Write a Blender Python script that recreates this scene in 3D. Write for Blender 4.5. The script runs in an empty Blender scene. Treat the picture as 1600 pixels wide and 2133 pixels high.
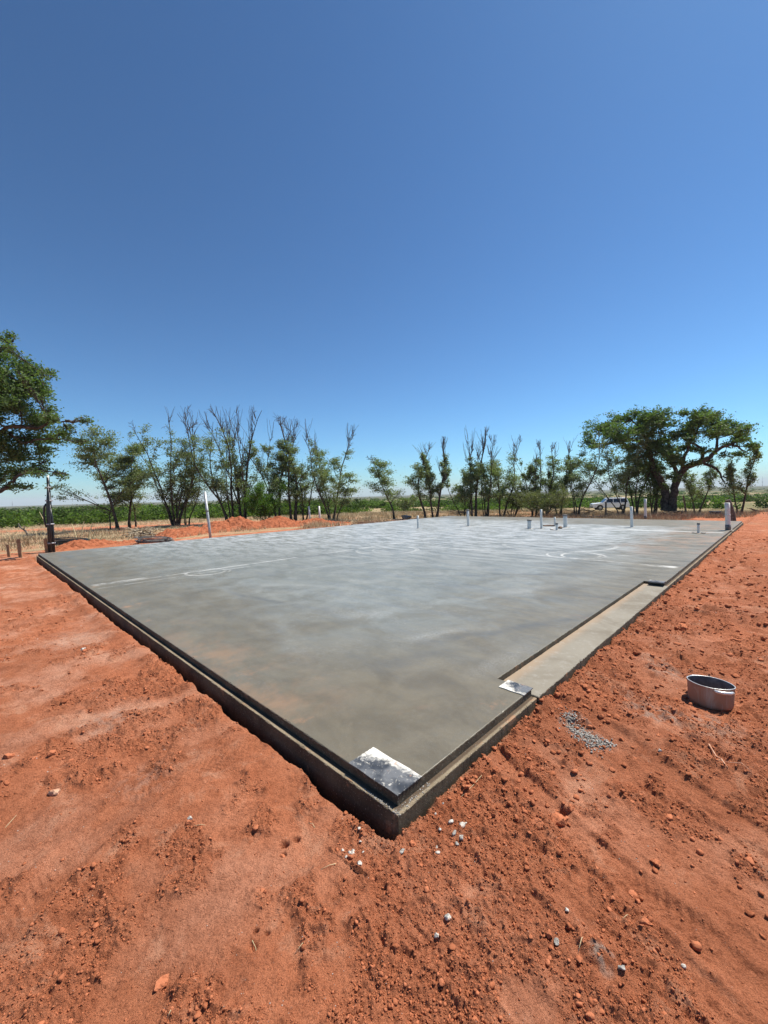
import bpy, math, random, time
_T0 = time.time()
import numpy as np
from mathutils import Vector, Matrix
from mathutils.geometry import delaunay_2d_cdt

S = bpy.context.scene
COL = S.collection
# ------------------------------------------------------------------ camera, sky, sun, exposure
CAM_H = 1.65                       # metres above the slab top (slab top is z = 0)
FOC = 852.0; IW = 1600.0; IH = 2133.0
ROLL = math.radians(1.575); PITCH = math.radians(2.26)
SUN_AZ = math.radians(62); SUN_EL = math.radians(62)

cd = bpy.data.cameras.new('camera'); cam = bpy.data.objects.new('camera', cd); COL.objects.link(cam)
cd.sensor_fit = 'HORIZONTAL'; cd.sensor_width = 36; cd.lens = FOC / IW * 36
cd.clip_start = 0.05; cd.clip_end = 30000
fwd = Vector((0, math.cos(PITCH), -math.sin(PITCH))); up0 = Vector((0, math.sin(PITCH), math.cos(PITCH))); rt0 = Vector((1, 0, 0))
cr, sr = math.cos(ROLL), math.sin(ROLL)
rt = rt0 * cr - up0 * sr; up = rt0 * sr + up0 * cr
cam.matrix_world = Matrix.Translation((0, 0, CAM_H)) @ Matrix((rt, up, -fwd)).transposed().to_4x4()
S.camera = cam

W = bpy.data.worlds.new('World'); S.world = W; W.use_nodes = True
wn = W.node_tree; bg = wn.nodes['Background']
sky = wn.nodes.new('ShaderNodeTexSky'); sky.sky_type = 'NISHITA'; sky.sun_disc = False
sky.sun_elevation = SUN_EL; sky.sun_rotation = SUN_AZ
sky.altitude = 0; sky.air_density = 0.9; sky.dust_density = 0.3; sky.ozone_density = 10.0
hs = wn.nodes.new('ShaderNodeHueSaturation'); hs.inputs['Saturation'].default_value = 0.94; hs.inputs['Hue'].default_value = 0.5
gm = wn.nodes.new('ShaderNodeGamma'); gm.inputs[1].default_value = 1.4
tn = wn.nodes.new('ShaderNodeMix'); tn.data_type = 'RGBA'; tn.blend_type = 'MULTIPLY'; tn.inputs[0].default_value = 1; tn.inputs[7].default_value = (0.85, 1.07, 0.92, 1)
wn.links.new(sky.outputs[0], gm.inputs[0]); wn.links.new(gm.outputs[0], hs.inputs['Color']); wn.links.new(hs.outputs[0], tn.inputs[6]); wn.links.new(tn.outputs[2], bg.inputs[0]); bg.inputs[1].default_value = 0.052
sl = bpy.data.lights.new('sun', 'SUN'); sl.energy = 5.0; sl.angle = math.radians(0.53); sl.color = (1, 0.93, 0.82)
so = bpy.data.objects.new('sun', sl); COL.objects.link(so)
sdir = Vector((math.sin(SUN_AZ) * math.cos(SUN_EL), math.cos(SUN_AZ) * math.cos(SUN_EL), math.sin(SUN_EL)))
so.rotation_euler = sdir.to_track_quat('Z', 'Y').to_euler(); so.location = (0, 0, 30)
S.view_settings.view_transform = 'Standard'; S.view_settings.look = 'None'
S.view_settings.exposure = 0.55; S.view_settings.gamma = 1; S.view_settings.use_curve_mapping = False
try:
    S.cycles.max_bounces = 6; S.cycles.diffuse_bounces = 3; S.cycles.transparent_max_bounces = 8
except Exception: pass

# ------------------------------------------------------------------ surveying helpers
def ray(px, py):
    a = (px - IW / 2) / FOC; b = -(py - IH / 2) / FOC
    d = fwd + rt * a + up * b
    return d
def on_level(px, py, z=0.0):
    d = ray(px, py); t = (z - CAM_H) / d.z
    return Vector((0, 0, CAM_H)) + d * t
def at_depth(px, py, y):
    d = ray(px, py); return Vector((0, 0, CAM_H)) + d * (y / d.y)

# ------------------------------------------------------------------ noise
_pr = np.random.default_rng(12345)
PERM = _pr.permutation(4096).astype(np.int32); UNI = _pr.uniform(0, 1, 4096).astype(np.float32)
GX = np.cos(UNI * 6.2831853).astype(np.float32); GY = np.sin(UNI * 6.2831853).astype(np.float32)
def hidx(ix, iy, s): return PERM[(ix + PERM[(iy + s * 577) & 4095] + s * 31) & 4095]
def gnoise(x, y, s):
    x = np.asarray(x); y = np.asarray(y); fl = np.floor(x); ix = fl.astype(np.int32); fx = (x - fl).astype(np.float32)
    fl = np.floor(y); iy = fl.astype(np.int32); fy = (y - fl).astype(np.float32)
    u = fx * fx * fx * (fx * (fx * 6 - 15) + 10); v = fy * fy * fy * (fy * (fy * 6 - 15) + 10)
    r0 = PERM[(iy + s * 577) & 4095] + s * 31; r1 = PERM[(iy + 1 + s * 577) & 4095] + s * 31
    a = PERM[(ix + r0) & 4095]; b = PERM[(ix + 1 + r0) & 4095]; c = PERM[(ix + r1) & 4095]; d = PERM[(ix + 1 + r1) & 4095]
    ga = GX[a] * fx + GY[a] * fy; gb = GX[b] * (fx - 1) + GY[b] * fy; gc = GX[c] * fx + GY[c] * (fy - 1); gd = GX[d] * (fx - 1) + GY[d] * (fy - 1)
    t = ga + (gb - ga) * u; w = gc + (gd - gc) * u
    return (t + (w - t) * v) * 1.4
def fbm(x, y, f, o, s, gain=0.5):
    r = 0; a = 1.0; t = 0
    c, sn = math.cos(0.7), math.sin(0.7)
    for k in range(o):
        r = r + gnoise(x * f + 13.1 * k, y * f - 7.7 * k, s + k) * a; t += a
        x, y = x * c - y * sn, x * sn + y * c
        f *= 2.07; a *= gain
    return r / t
def worley(x, y, f, s):
    x = np.asarray(x) * f; y = np.asarray(y) * f; fl = np.floor(x); ix = fl.astype(np.int32); fx = (x - fl).astype(np.float32)
    fl = np.floor(y); iy = fl.astype(np.int32); fy = (y - fl).astype(np.float32); best = np.full(np.shape(x), 9.0, np.float32)
    for b in (-1, 0, 1):
        r = PERM[(iy + b + s * 577) & 4095] + s * 31
        for a in (-1, 0, 1):
            h = PERM[(ix + a + r) & 4095]
            dx = a + UNI[h] - fx; dy = b + UNI[h ^ 1365] - fy; best = np.minimum(best, dx * dx + dy * dy)
    return np.sqrt(best)
def sstep(a, b, x):
    t = np.clip((x - a) / (b - a), 0, 1); return t * t * (3 - 2 * t)

# ------------------------------------------------------------------ slab frame: u runs along the right edge, v along the left edge
ORI = np.array([0.032, 2.115]); AU = np.array([math.sin(math.radians(44.64)), math.cos(math.radians(44.64))])
AV = np.array([-AU[1], AU[0]])
LU, LV = 24.0, 16.75
LEDGE = 0.05; ZL = -0.06
PU1, PU2, PV = 1.70, 6.90, 0.36       # porch recess
def uv_to_xy(u, v): return ORI[0] + u * AU[0] + v * AV[0], ORI[1] + u * AU[1] + v * AV[1]
def xy_to_uv(x, y):
    dx = x - ORI[0]; dy = y - ORI[1]
    return dx * AU[0] + dy * AU[1], dx * AV[0] + dy * AV[1]
SLAB_ROT = math.atan2(AU[1], AU[0])

# ------------------------------------------------------------------ ground height
def base_height(x, y):
    x = np.asarray(x, float); y = np.asarray(y, float)
    r = np.sqrt(x * x + y * y); az = x / (r + 1e-6)
    k = 0.75 + 0.75 * sstep(-0.6, 0.6, az)
    z = -0.165 - 0.05 * sstep(20, 32, r) - k * (0.85 * sstep(33, 75, r) + 2.0 * sstep(70, 320, r))
    z = z + 0.05 * gnoise(x / 6.0, y / 6.0, 3) * sstep(4, 12, r)
    z = z + 0.9 * gnoise(x / 90.0, y / 90.0, 5) * sstep(90, 300, r) + 5 * gnoise(x / 900.0, y / 900.0, 6) * sstep(700, 3000, r)
    return z
def crumb_mask(x, y):
    pk, _ = tracks(x, y)
    m = fbm(x, y, 1.1, 3, 21)
    m2 = fbm(x, y, 3.6, 3, 25)
    u, v = xy_to_uv(x, y)
    near_edge = np.maximum(1 - np.abs(v) / 0.5, 0) * (u > -.3) * 0.7 + np.maximum(1 - np.hypot(u, v) / 0.9, 0) * 0.7
    bank = sstep(0.6, 3.0, u) * (v < 0) * 0.30
    m3 = fbm(x, y, 0.45, 2, 28)
    return sstep(0.20, 0.80, 0.38 + 1.6 * m + 1.5 * m2 + 0.8 * m3 + near_edge + bank) * (1 - 0.85 * pk)
TRACKS = [([(1010, 1560), (1180, 1720), (1400, 1900), (1600, 2080)], .075, 1), ([(1240, 1500), (1420, 1640), (1600, 1760)], .09, 1), ([(520, 1560), (330, 1640), (150, 1780), (0, 1960)], .10, 1), ([(430, 1440), (250, 1480), (0, 1560)], .11, 0), ([(300, 1330), (120, 1330), (0, 1350)], .16, 1), ([(1330, 1380), (1480, 1330), (1600, 1310)], .14, 0)]
TRK = [([on_level(px, py, -.16)[:2] for px, py in pts], w, tr) for pts, w, tr in TRACKS]
HOLES = [(*on_level(px, py, -.16)[:2], r_, d_) for px, py, r_, d_ in ((592, 1748, .022, .045), (617, 1736, .018, .045), (590, 1771, .014, .03), (532, 1932, .012, .03), (556, 1938, .011, .025), (365, 1850, .016, .02), (525, 1968, .02, .025), (1128, 1782, .03, .02), (1530, 1325, .05, .05), (1415, 1312, .06, .05), (1262, 1845, .03, .025), (315, 1600, .016, .025), (135, 1588, .018, .03), (1170, 1690, .03, .04))]
def tracks(x, y):
    # packed wheel and drag tracks: (how packed, height change)
    x = np.asarray(x, float); pk = np.zeros(x.shape); dz = np.zeros(x.shape)
    for pts, w, tr in TRK:
        best = np.full(x.shape, 9.0); along = np.zeros(x.shape); acc = 0
        for (ax, ay), (bx, by) in zip(pts[:-1], pts[1:]):
            L_ = math.hypot(bx - ax, by - ay); t = np.clip(((x - ax) * (bx - ax) + (y - ay) * (by - ay)) / L_ ** 2, 0, 1)
            d = np.hypot(x - ax - t * (bx - ax), y - ay - t * (by - ay)); m = d < best; best = np.where(m, d, best); along = np.where(m, acc + t * L_, along); acc += L_
        best = best + .02 * gnoise(x * 4, y * 4, 79)
        b_ = 1 - sstep(w * .75, w * 1.15, best); pk = np.maximum(pk, b_)
        dz = dz - .010 * b_ + .009 * np.exp(-((best - w * 1.35) / (w * .28)) ** 2)
        if tr: dz = dz + .0035 * b_ * np.sin((along + best * .8) * 2 * np.pi / .045) * np.clip(.4 + 2 * gnoise(x * 3, y * 3, 80), 0, 1)
    return pk, dz
def soil_height(x, y):
    x = np.asarray(x, float); y = np.asarray(y, float)
    r = np.sqrt(x * x + y * y)
    u, v = xy_to_uv(x, y)
    z = base_height(x, y)
    near = 1 - sstep(14, 26, r)
    cm = crumb_mask(x, y)
    rel = 0.022 * fbm(x, y, 0.9, 3, 31) * 1.6 + 0.024 * fbm(x, y, 3.1, 4, 35)
    # dragged streaks, one family on each side of the slab corner
    a = math.radians(-57); xs = x * math.cos(a) + y * math.sin(a); ys = -x * math.sin(a) + y * math.cos(a)
    sR = fbm(xs * 0.16, ys, 7.5, 3, 41) * sstep(0.1, 0.9, x + 0.15 * y)
    a = math.radians(16); xt = x * math.cos(a) + y * math.sin(a); yt = -x * math.sin(a) + y * math.cos(a)
    sL = fbm(xt * 0.2, yt, 5.0, 3, 45) * sstep(0.3, -0.6, x)
    rel = rel + 0.026 * sR + 0.022 * sL
    # crumbly lumps
    w1 = np.maximum(0, 0.62 - worley(x + 0.02 * gnoise(x * 20, y * 20, 51), y, 17, 52)) * 0.030
    w2 = np.maximum(0, 0.6 - worley(x + 0.008 * gnoise(x * 50, y * 50, 53), y, 44, 54)) * 0.017
    cr_ = np.clip(cm, 0, 1)
    rel = rel + cr_ * (w1 * 0.55 * np.clip(.5 + 2 * gnoise(x * 5, y * 5, 58), 0, 1) + w2 + 0.020 * fbm(x, y, 11, 4, 57, 0.66)) + 0.0040 * fbm(x, y, 30, 2, 61, 0.7)
    rdg = 1 - np.abs(fbm(x, y, 2.6, 4, 76, 0.6)) * 3.2
    rel = rel + 0.024 * np.clip(rdg, 0, 1) ** 3 * np.clip(.25 + cm, 0, 1) + 0.020 * cm * np.clip(fbm(x, y, 6.5, 3, 77, .6) * 2, 0, 1)
    # coarse clods turned over on the bank right of the slab
    bank = sstep(0.7, 4.0, u) * sstep(0.0, -0.25, v) * (1 - sstep(30, 40, r))
    w3 = np.maximum(0, 0.7 - worley(x + 0.1 * gnoise(x * 4, y * 4, 63), y, 5.2, 64)) * 0.085
    bm = np.clip(0.45 + 1.6 * fbm(x, y, 0.9, 3, 67), 0, 1)
    rel = rel + bank * bm * (w3 + 0.035 * fbm(x, y, 5, 4, 69, 0.6)) + bank * 0.05 * fbm(x, y, 0.7, 2, 70)
    z = z + rel * (0.15 + 0.85 * near) * sstep(60, 30, r)
    z = z + tracks(x, y)[1] * sstep(30, 12, r) * sstep(60, 30, r)
    # soil banked against the right face, dug-away trench along the left face
    dl = -u; wl = 0.068 + 0.06 * fbm(x, y, 1.6, 4, 71) + 0.014 * gnoise(x * 9, y * 9, 73)
    onl = (v > -0.02) & (v < LV + 0.5)
    lip = 1 - sstep(wl * 0.6, wl * 1.15 + 0.01, dl)
    z = z - np.where(onl, lip * (0.08 + 0.12 * sstep(0.0, 0.35, v)), 0) + np.where(onl & (dl > 0), 0.035 * np.exp(-(dl - 0.16) ** 2 / 0.012) * sstep(1.0, 2.2, v), 0)
    onr = (u > -0.15) & (u < LU + 0.4)
    dr = -v
    z = z + np.where(onr & (dr > -0.1), (0.012 + 0.054 * sstep(0.3, 1.8, u)) * np.exp(-np.maximum(dr - 0.03, 0) ** 2 / 0.03) * (0.75 + 0.9 * fbm(x, y, 4, 3, 75)), 0)
    z = z - 0.012 * np.exp(-((u) ** 2 + (v) ** 2) / 0.10)
    for hx, hy, hr, hd in HOLES: z = z - hd * np.exp(-(((x - hx) ** 2 + (y - hy) ** 2) / hr ** 2) ** 1.6)
    inside = (u > 0.03) & (v > 0.03) & (u < LU - 0.03) & (v < LV - 0.03)
    dins = np.minimum(np.minimum(u, v), np.minimum(LU - u, LV - v))
    z = np.where(inside, np.minimum(z, -0.2) - 0.25 * sstep(0.03, 0.2, dins), z)
    return z
def gz(x, y): return float(soil_height(np.array([x]), np.array([y]))[0])

# ------------------------------------------------------------------ node helpers
def new_mat(name):
    m = bpy.data.materials.new(name); m.use_nodes = True
    return m, m.node_tree, m.node_tree.nodes['Principled BSDF']
class NB:
    def __init__(s, nt): s.nt = nt
    def put(s, sock, v):
        if isinstance(v, bpy.types.NodeSocket): s.nt.links.new(v, sock)
        elif v is not None: sock.default_value = v
    def m(s, op, a, b=None, c=None, clamp=False):
        n = s.nt.nodes.new('ShaderNodeMath'); n.operation = op; n.use_clamp = clamp
        s.put(n.inputs[0], a)
        if b is not None: s.put(n.inputs[1], b)
        if c is not None: s.put(n.inputs[2], c)
        return n.outputs[0]
    def obj(s):
        return s.nt.nodes.new('ShaderNodeTexCoord').outputs['Object']
    def scale(s, vec, sc, loc=(0, 0, 0), rot=(0, 0, 0)):
        n = s.nt.nodes.new('ShaderNodeMapping'); s.put(n.inputs[0], vec)
        n.inputs['Scale'].default_value = sc; n.inputs['Location'].default_value = loc; n.inputs['Rotation'].default_value = rot
        return n.outputs[0]
    def noise(s, vec, sc, det=3, rough=0.55, dist=0.0):
        n = s.nt.nodes.new('ShaderNodeTexNoise'); s.put(n.inputs['Vector'], vec)
        n.inputs['Scale'].default_value = sc; n.inputs['Detail'].default_value = det
        n.inputs['Roughness'].default_value = rough; n.inputs['Distortion'].default_value = dist
        return n.outputs[0]
    def ramp(s, f, lo, hi, a=0.0, b=1.0):
        n = s.nt.nodes.new('ShaderNodeMapRange'); n.clamp = True; n.interpolation_type = 'SMOOTHSTEP'
        s.put(n.inputs[0], f); n.inputs[1].default_value = lo; n.inputs[2].default_value = hi
        n.inputs[3].default_value = a; n.inputs[4].default_value = b
        return n.outputs[0]
    def mix(s, f, a, b, mode='MIX'):
        n = s.nt.nodes.new('ShaderNodeMix'); n.data_type = 'RGBA'; n.blend_type = mode; n.clamp_factor = True
        s.put(n.inputs[0], f)
        for sock, v in ((n.inputs[6], a), (n.inputs[7], b)):
            if isinstance(v, tuple): v = (*v, 1) if len(v) == 3 else v
            s.put(sock, v)
        return n.outputs[2]
    def bump(s, h, dist, strength=1.0, prev=None):
        n = s.nt.nodes.new('ShaderNodeBump'); s.put(n.inputs['Height'], h)
        n.inputs['Distance'].default_value = dist; n.inputs['Strength'].default_value = strength
        if prev is not None: s.put(n.inputs['Normal'], prev)
        return n.outputs[0]
    def xyz(s, v):
        n = s.nt.nodes.new('ShaderNodeSeparateXYZ'); s.put(n.inputs[0], v); return n.outputs
    def island(s): return s.nt.nodes.new('ShaderNodeNewGeometry').outputs['Random Per Island']
    def attr(s, nm):
        n = s.nt.nodes.new('ShaderNodeAttribute'); n.attribute_name = nm; return n.outputs['Color']

def speckled(name, c1, c2, sc=8.0, rough=0.8, bsc=40.0, bd=0.004, metal=0.0, det=4, spec=0.5, c3=None, sc3=3.0, t3=(0.55, 0.7)):
    m, nt, b = new_mat(name); N = NB(nt); v = N.obj()
    c = N.mix(N.ramp(N.noise(v, sc, det), 0.35, 0.65), c1, c2)
    if c3: c = N.mix(N.ramp(N.noise(v, sc3, 3), *t3), c, c3)
    N.put(b.inputs['Base Color'], c); b.inputs['Roughness'].default_value = rough; b.inputs['Metallic'].default_value = metal
    b.inputs['Specular IOR Level'].default_value = spec
    if bd: N.put(b.inputs['Normal'], N.bump(N.noise(v, bsc, 4), bd))
    return m
M = {}
# soil: colour of each spot comes with the mesh (dust, damp crumbs, straw), grain is added here
m, nt, b = new_mat('red_soil'); N = NB(nt); v = N.obj()
n1 = N.noise(v, 9, 5, 0.6); n2 = N.noise(v, 70, 4, 0.65); n3 = N.noise(v, 300, 3, 0.7)
c = N.attr('soil')
c = N.mix(N.ramp(n1, 0.35, 0.7, 0, 0.45), c, (0.62, 0.52, 0.46), 'MULTIPLY')
c = N.mix(N.ramp(n2, 0.52, 0.75, 0, 0.5), c, (0.45, 0.42, 0.40), 'MULTIPLY')
c = N.mix(N.ramp(n3, 0.60, 0.72, 0, 0.45), c, (0.72, 0.45, 0.30))
n4 = N.noise(v, 150, 4, 0.75); c = N.mix(N.ramp(n4, 0.52, 0.66, 0, 0.75), c, (0.50, 0.42, 0.38), 'MULTIPLY')
n5 = N.noise(v, 22, 5, 0.75); c = N.mix(N.ramp(n5, 0.50, 0.64, 0, 0.45), c, (0.60, 0.52, 0.47), 'MULTIPLY')
n6 = N.noise(v, 3.2, 6, 0.7, 0.6); c = N.mix(N.ramp(n6, 0.52, 0.70, 0, 0.5), c, (0.62, 0.33, 0.21))
N.put(b.inputs['Base Color'], c); b.inputs['Roughness'].default_value = 0.95; b.inputs['Specular IOR Level'].default_value = 0.15
bb = N.bump(n5, 0.05, 0.7); bb = N.bump(n2, 0.022, 1.0, bb); bb = N.bump(n4, 0.010, 0.8, bb); N.put(b.inputs['Normal'], bb); M['soil'] = m

m, nt, b = new_mat('soil_clod'); N = NB(nt); v = N.obj()
c = N.mix(N.island(), (0.30, 0.102, 0.048), (0.46, 0.165, 0.082))
c = N.mix(N.ramp(N.noise(v, 60, 4), 0.5, 0.7, 0, 0.6), c, (0.6, 0.5, 0.45), 'MULTIPLY')
N.put(b.inputs['Base Color'], c); b.inputs['Roughness'].default_value = 0.95; b.inputs['Specular IOR Level'].default_value = 0.1
N.put(b.inputs['Normal'], N.bump(N.noise(v, 160, 3), 0.003)); M['clod'] = m

# slab floor: trowelled concrete, damp and brown along its edges, chalky where it has dried, sky sheen painted in towards the far end; snapped lines and trowel arcs
m, nt, b = new_mat('trowelled_concrete'); N = NB(nt); v = N.obj(); X = N.xyz(v); u_, v_ = X[0], X[1]
big = N.noise(v, 0.35, 4, 0.6, 0.6); mid = N.noise(v, 1.3, 5, 0.62, 0.8); fine = N.noise(v, 13, 8, 0.8); grit = N.noise(v, 120, 3, 0.6)
edge = N.m('MINIMUM', N.m('MINIMUM', u_, v_), N.m('SUBTRACT', LU - 1.5, u_))
edge = N.m('ADD', edge, N.m('MULTIPLY', N.m('SUBTRACT', mid, 0.5), 3.2))
damp = N.ramp(edge, 0.3, 3.2, 1, 0)
corner = N.ramp(N.m('ADD', N.m('ADD', u_, v_), N.m('MULTIPLY', big, 2.6)), 2.6, 7.2, 1, 0)
damp = N.m('MAXIMUM', N.m('MULTIPLY', damp, 0.85), corner)
backd = N.m('MULTIPLY', N.ramp(N.m('ADD', u_, N.m('MULTIPLY', mid, 2.0)), 19.6, 21.0), N.ramp(v_, 6, 9.5, 1, 0)); damp = N.m('MAXIMUM', damp, N.m('MULTIPLY', backd, 0.9))
frc = N.m('MULTIPLY', N.ramp(N.m('ADD', u_, N.m('MULTIPLY', mid, 3.0)), 11, 14), N.ramp(N.m('ADD', v_, N.m('MULTIPLY', mid, 2.0)), 2.0, 3.6, 1, 0)); damp = N.m('MAXIMUM', damp, N.m('MULTIPLY', frc, 0.95))
c = N.mix(N.ramp(mid, 0.32, 0.70), (0.150, 0.162, 0.148), (0.205, 0.220, 0.207))
c = N.mix(damp, c, N.mix(N.ramp(N.noise(v, 2.2, 4, 0.65, 0.5), 0.35, 0.65), (0.112, 0.096, 0.064), (0.146, 0.128, 0.090)))
c = N.mix(N.ramp(N.noise(v, 0.8, 4, 0.65, 1.0), 0.50, 0.68, 0, 0.15), c, (0.105, 0.112, 0.102))
free_ = N.m('SUBTRACT', 1.0, N.m('MULTIPLY', damp, 0.92))
far_sheen = N.ramp(N.m('ADD', u_, N.m('MULTIPLY', v_, 0.5)), 6, 17, 0.0, 1.0)  # far end whitened: pale sky sheen put into the colour with the dried powder
dry = N.noise(N.scale(v, (1.0, 0.28, 1), rot=(0, 0, 0.75)), 3.6, 10, 0.82, 0.3)
c = N.mix(N.m('MULTIPLY', N.ramp(dry, 0.43, 0.57), N.m('MULTIPLY', far_sheen, free_)), c, (0.40, 0.43, 0.45))
dk2 = N.noise(N.scale(v, (1.4, 0.35, 1), loc=(3, 1, 0), rot=(0, 0, 0.78)), 1.7, 8, 0.78, 0.4)
c = N.mix(N.m('MULTIPLY', N.ramp(dk2, 0.52, 0.64, 0, 0.5), free_), c, (0.15, 0.165, 0.175))
swirl = N.noise(v, 1.5, 11, 0.84, 0.6)
c = N.mix(N.m('MULTIPLY', N.ramp(swirl, 0.56, 0.66, 0, 0.22), free_), c, (0.40, 0.41, 0.40))
c = N.mix(N.ramp(fine, 0.50, 0.62, 0, 0.26), c, (0.105, 0.108, 0.095)); fr2 = N.noise(v, 38, 6, 0.85)
c = N.mix(N.m('MULTIPLY', N.ramp(fr2, 0.50, 0.60, 0, 0.40), N.m('MULTIPLY', N.ramp(swirl, 0.45, 0.58), free_)), c, (0.44, 0.455, 0.45))
flick = N.noise(N.scale(v, (1, 1, 1)), 26, 4, 0.7)
c = N.mix(N.m('MULTIPLY', N.ramp(flick, 0.57, 0.66, 0, 0.6), N.m('MULTIPLY', N.ramp(N.noise(v, 1.5, 4, 0.7), 0.5, 0.62), free_)), c, (0.46, 0.47, 0.46))
c = N.mix(N.ramp(grit, 0.55, 0.72, 0, 0.22), c, (0.34, 0.33, 0.30))
c = N.mix(N.m('MULTIPLY', N.ramp(N.noise(v, 420, 2, 0.5), 0.62, 0.7, 0, 0.5), N.ramp(N.m('ADD', u_, v_), 1, 12, 1, 0)), c, (0.06, 0.055, 0.045))
# red soil dust trodden on near the edges
dust = N.m('MULTIPLY', N.ramp(N.noise(v, 1.3, 6, 0.75), 0.55, 0.72), N.ramp(N.m('MINIMUM', u_, v_), 0.05, 0.8, 0.75, 0))
c = N.mix(dust, c, (0.36, 0.20, 0.11))
c = N.mix(N.m('MULTIPLY', N.ramp(N.noise(v, 1.0, 5, 0.7), 0.42, 0.66, 0, 0.55), N.m('MULTIPLY', N.ramp(u_, 0.1, 1.1, 1, 0), N.m('MULTIPLY', N.ramp(v_, 0.8, 1.5), N.ramp(v_, 3, 5, 1, 0)))), c, (0.30, 0.18, 0.105))
c = N.mix(N.m('MULTIPLY', frc, N.ramp(N.noise(v, 1.2, 5, 0.7), 0.42, 0.66, 0, 0.6)), c, (0.33, 0.20, 0.125))
def stroke(d, w, amt, patch=None):
    f = N.ramp(N.m('ABSOLUTE', d), w * 0.45, w, amt, 0)
    return N.m('MULTIPLY', f, patch) if patch is not None else f
patch = N.ramp(N.noise(v, 1.3, 5, 0.75), 0.38, 0.60, 0.08, 1)
def between(s, a, b2): return N.m('MULTIPLY', N.ramp(s, a, a + 0.1), N.ramp(s, b2 - 0.3, b2, 1, 0))
lines = []
d1 = N.m('SUBTRACT', v_, N.m('MULTIPLY_ADD', u_, -0.036, 8.46)); lines.append(N.m('MULTIPLY', stroke(d1, 0.04, 0.6, patch), between(u_, 0.1, 14.5)))
d2 = N.m('SUBTRACT', v_, N.m('MULTIPLY_ADD', u_, -0.02, 8.08)); lines.append(N.m('MULTIPLY', stroke(d2, 0.028, 0.5, patch), between(u_, 0.1, 3.6)))
d2 = N.m('SUBTRACT', v_, N.m('MULTIPLY_ADD', u_, -0.02, 8.58)); lines.append(N.m('MULTIPLY', stroke(d2, 0.07, 0.6, patch), between(u_, 0.1, 1.2)))
d3 = N.m('SUBTRACT', u_, 8.76); lines.append(N.m('MULTIPLY', stroke(d3, 0.04, 0.62, patch), between(v_, 0.1, 7.6)))
d3 = N.m('SUBTRACT', u_, 8.72); lines.append(N.m('MULTIPLY', stroke(d3, 0.15, 0.65, patch), between(v_, 0.12, 0.85)))
d4 = N.m('SUBTRACT', u_, 17.3); lines.append(N.m('MULTIPLY', stroke(d4, 0.16, 0.6, patch), between(v_, 0.1, 8.0)))
d4 = N.m('SUBTRACT', v_, 9.8); lines.append(N.m('MULTIPLY', stroke(d4, 0.06, 0.4, patch), between(u_, 10, 22)))
for (cu, cv, rr, w, a) in ((2.25, 8.12, 0.42, 0.045, 0.42), (2.4, 8.0, 0.34, 0.03, 0.3), (7.3, 7.2, 0.9, 0.05, 0.34), (7.5, 7.0, 0.7, 0.04, 0.26), (9.3, 2.2, 0.5, 0.045, 0.6), (9.3, 2.45, 0.62, 0.04, 0.45), (11.2, 3.6, 1.6, 0.08, 0.3)):
    du = N.m('SUBTRACT', u_, cu); dv = N.m('SUBTRACT', v_, cv)
    rad = N.m('SQRT', N.m('ADD', N.m('MULTIPLY', du, du), N.m('MULTIPLY', dv, dv)))
    lines.append(stroke(N.m('SUBTRACT', rad, rr), w, a, patch))
def smear(a, b_, w, wob=0.25):
    p, q = on_level(*a), on_level(*b_); (u0, v0), (u1, v1) = xy_to_uv(p.x, p.y), xy_to_uv(q.x, q.y); L_ = math.hypot(u1 - u0, v1 - v0); du, dv = (u1 - u0) / L_, (v1 - v0) / L_
    al = N.m('ADD', N.m('MULTIPLY', N.m('SUBTRACT', u_, u0), du), N.m('MULTIPLY', N.m('SUBTRACT', v_, v0), dv))
    ac = N.m('ADD', N.m('MULTIPLY', N.m('SUBTRACT', u_, u0), -dv), N.m('MULTIPLY', N.m('SUBTRACT', v_, v0), du))
    ac = N.m('ADD', ac, N.m('MULTIPLY', N.m('SUBTRACT', mid, 0.5), wob * 4 * w + .3))
    return N.m('MULTIPLY', N.ramp(N.m('ABSOLUTE', ac), 0, w, 1, 0), N.m('MULTIPLY', N.ramp(al, -.1 * L_, .3 * L_), N.ramp(al, .6 * L_, 1.1 * L_, 1, 0)))
dk = None
for a, b2, w, am in (((850, 1350), (1280, 1270), .16, .55), ((760, 1395), (960, 1345), .2, .4), ((480, 1235), (620, 1262), .12, .5), ((880, 1200), (1250, 1195), .18, .35), ((560, 1165), (760, 1150), .3, .35), ((1130, 1150), (1330, 1130), .4, .35)):
    q = N.m('MULTIPLY', smear(a, b2, w), N.ramp(fine, 0.3, 0.6, am * .6, am)); dk = q if dk is None else N.m('MAXIMUM', dk, q)
c = N.mix(dk, c, (0.085, 0.090, 0.090))
lt = None
frost = N.ramp(N.noise(v, 55, 5, 0.8), 0.46, 0.60, 0.12, 1)
for a, b2, w, am in (((840, 1335), (1000, 1305), .22, .5), ((700, 1290), (860, 1270), .3, .35), ((980, 1420), (1120, 1330), .2, .3), ((520, 1215), (760, 1225), .2, .35), ((1000, 1240), (1200, 1215), .25, .35), ((430, 1130), (800, 1098), .7, .5), ((850, 1100), (1150, 1092), .8, .5), ((1000, 1128), (1290, 1135), .22, .55), ((620, 1185), (900, 1160), .1, .5)):
    q = N.m('MULTIPLY', smear(a, b2, w), N.m('MULTIPLY', frost, am * 0.7)); lt = q if lt is None else N.m('MAXIMUM', lt, q)
c = N.mix(lt, c, (0.52, 0.54, 0.54))
L = lines[0]
for l in lines[1:]: L = N.m('MAXIMUM', L, l)
c = N.mix(L, c, (0.62, 0.63, 0.62))
N.put(b.inputs['Base Color'], c)
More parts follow.
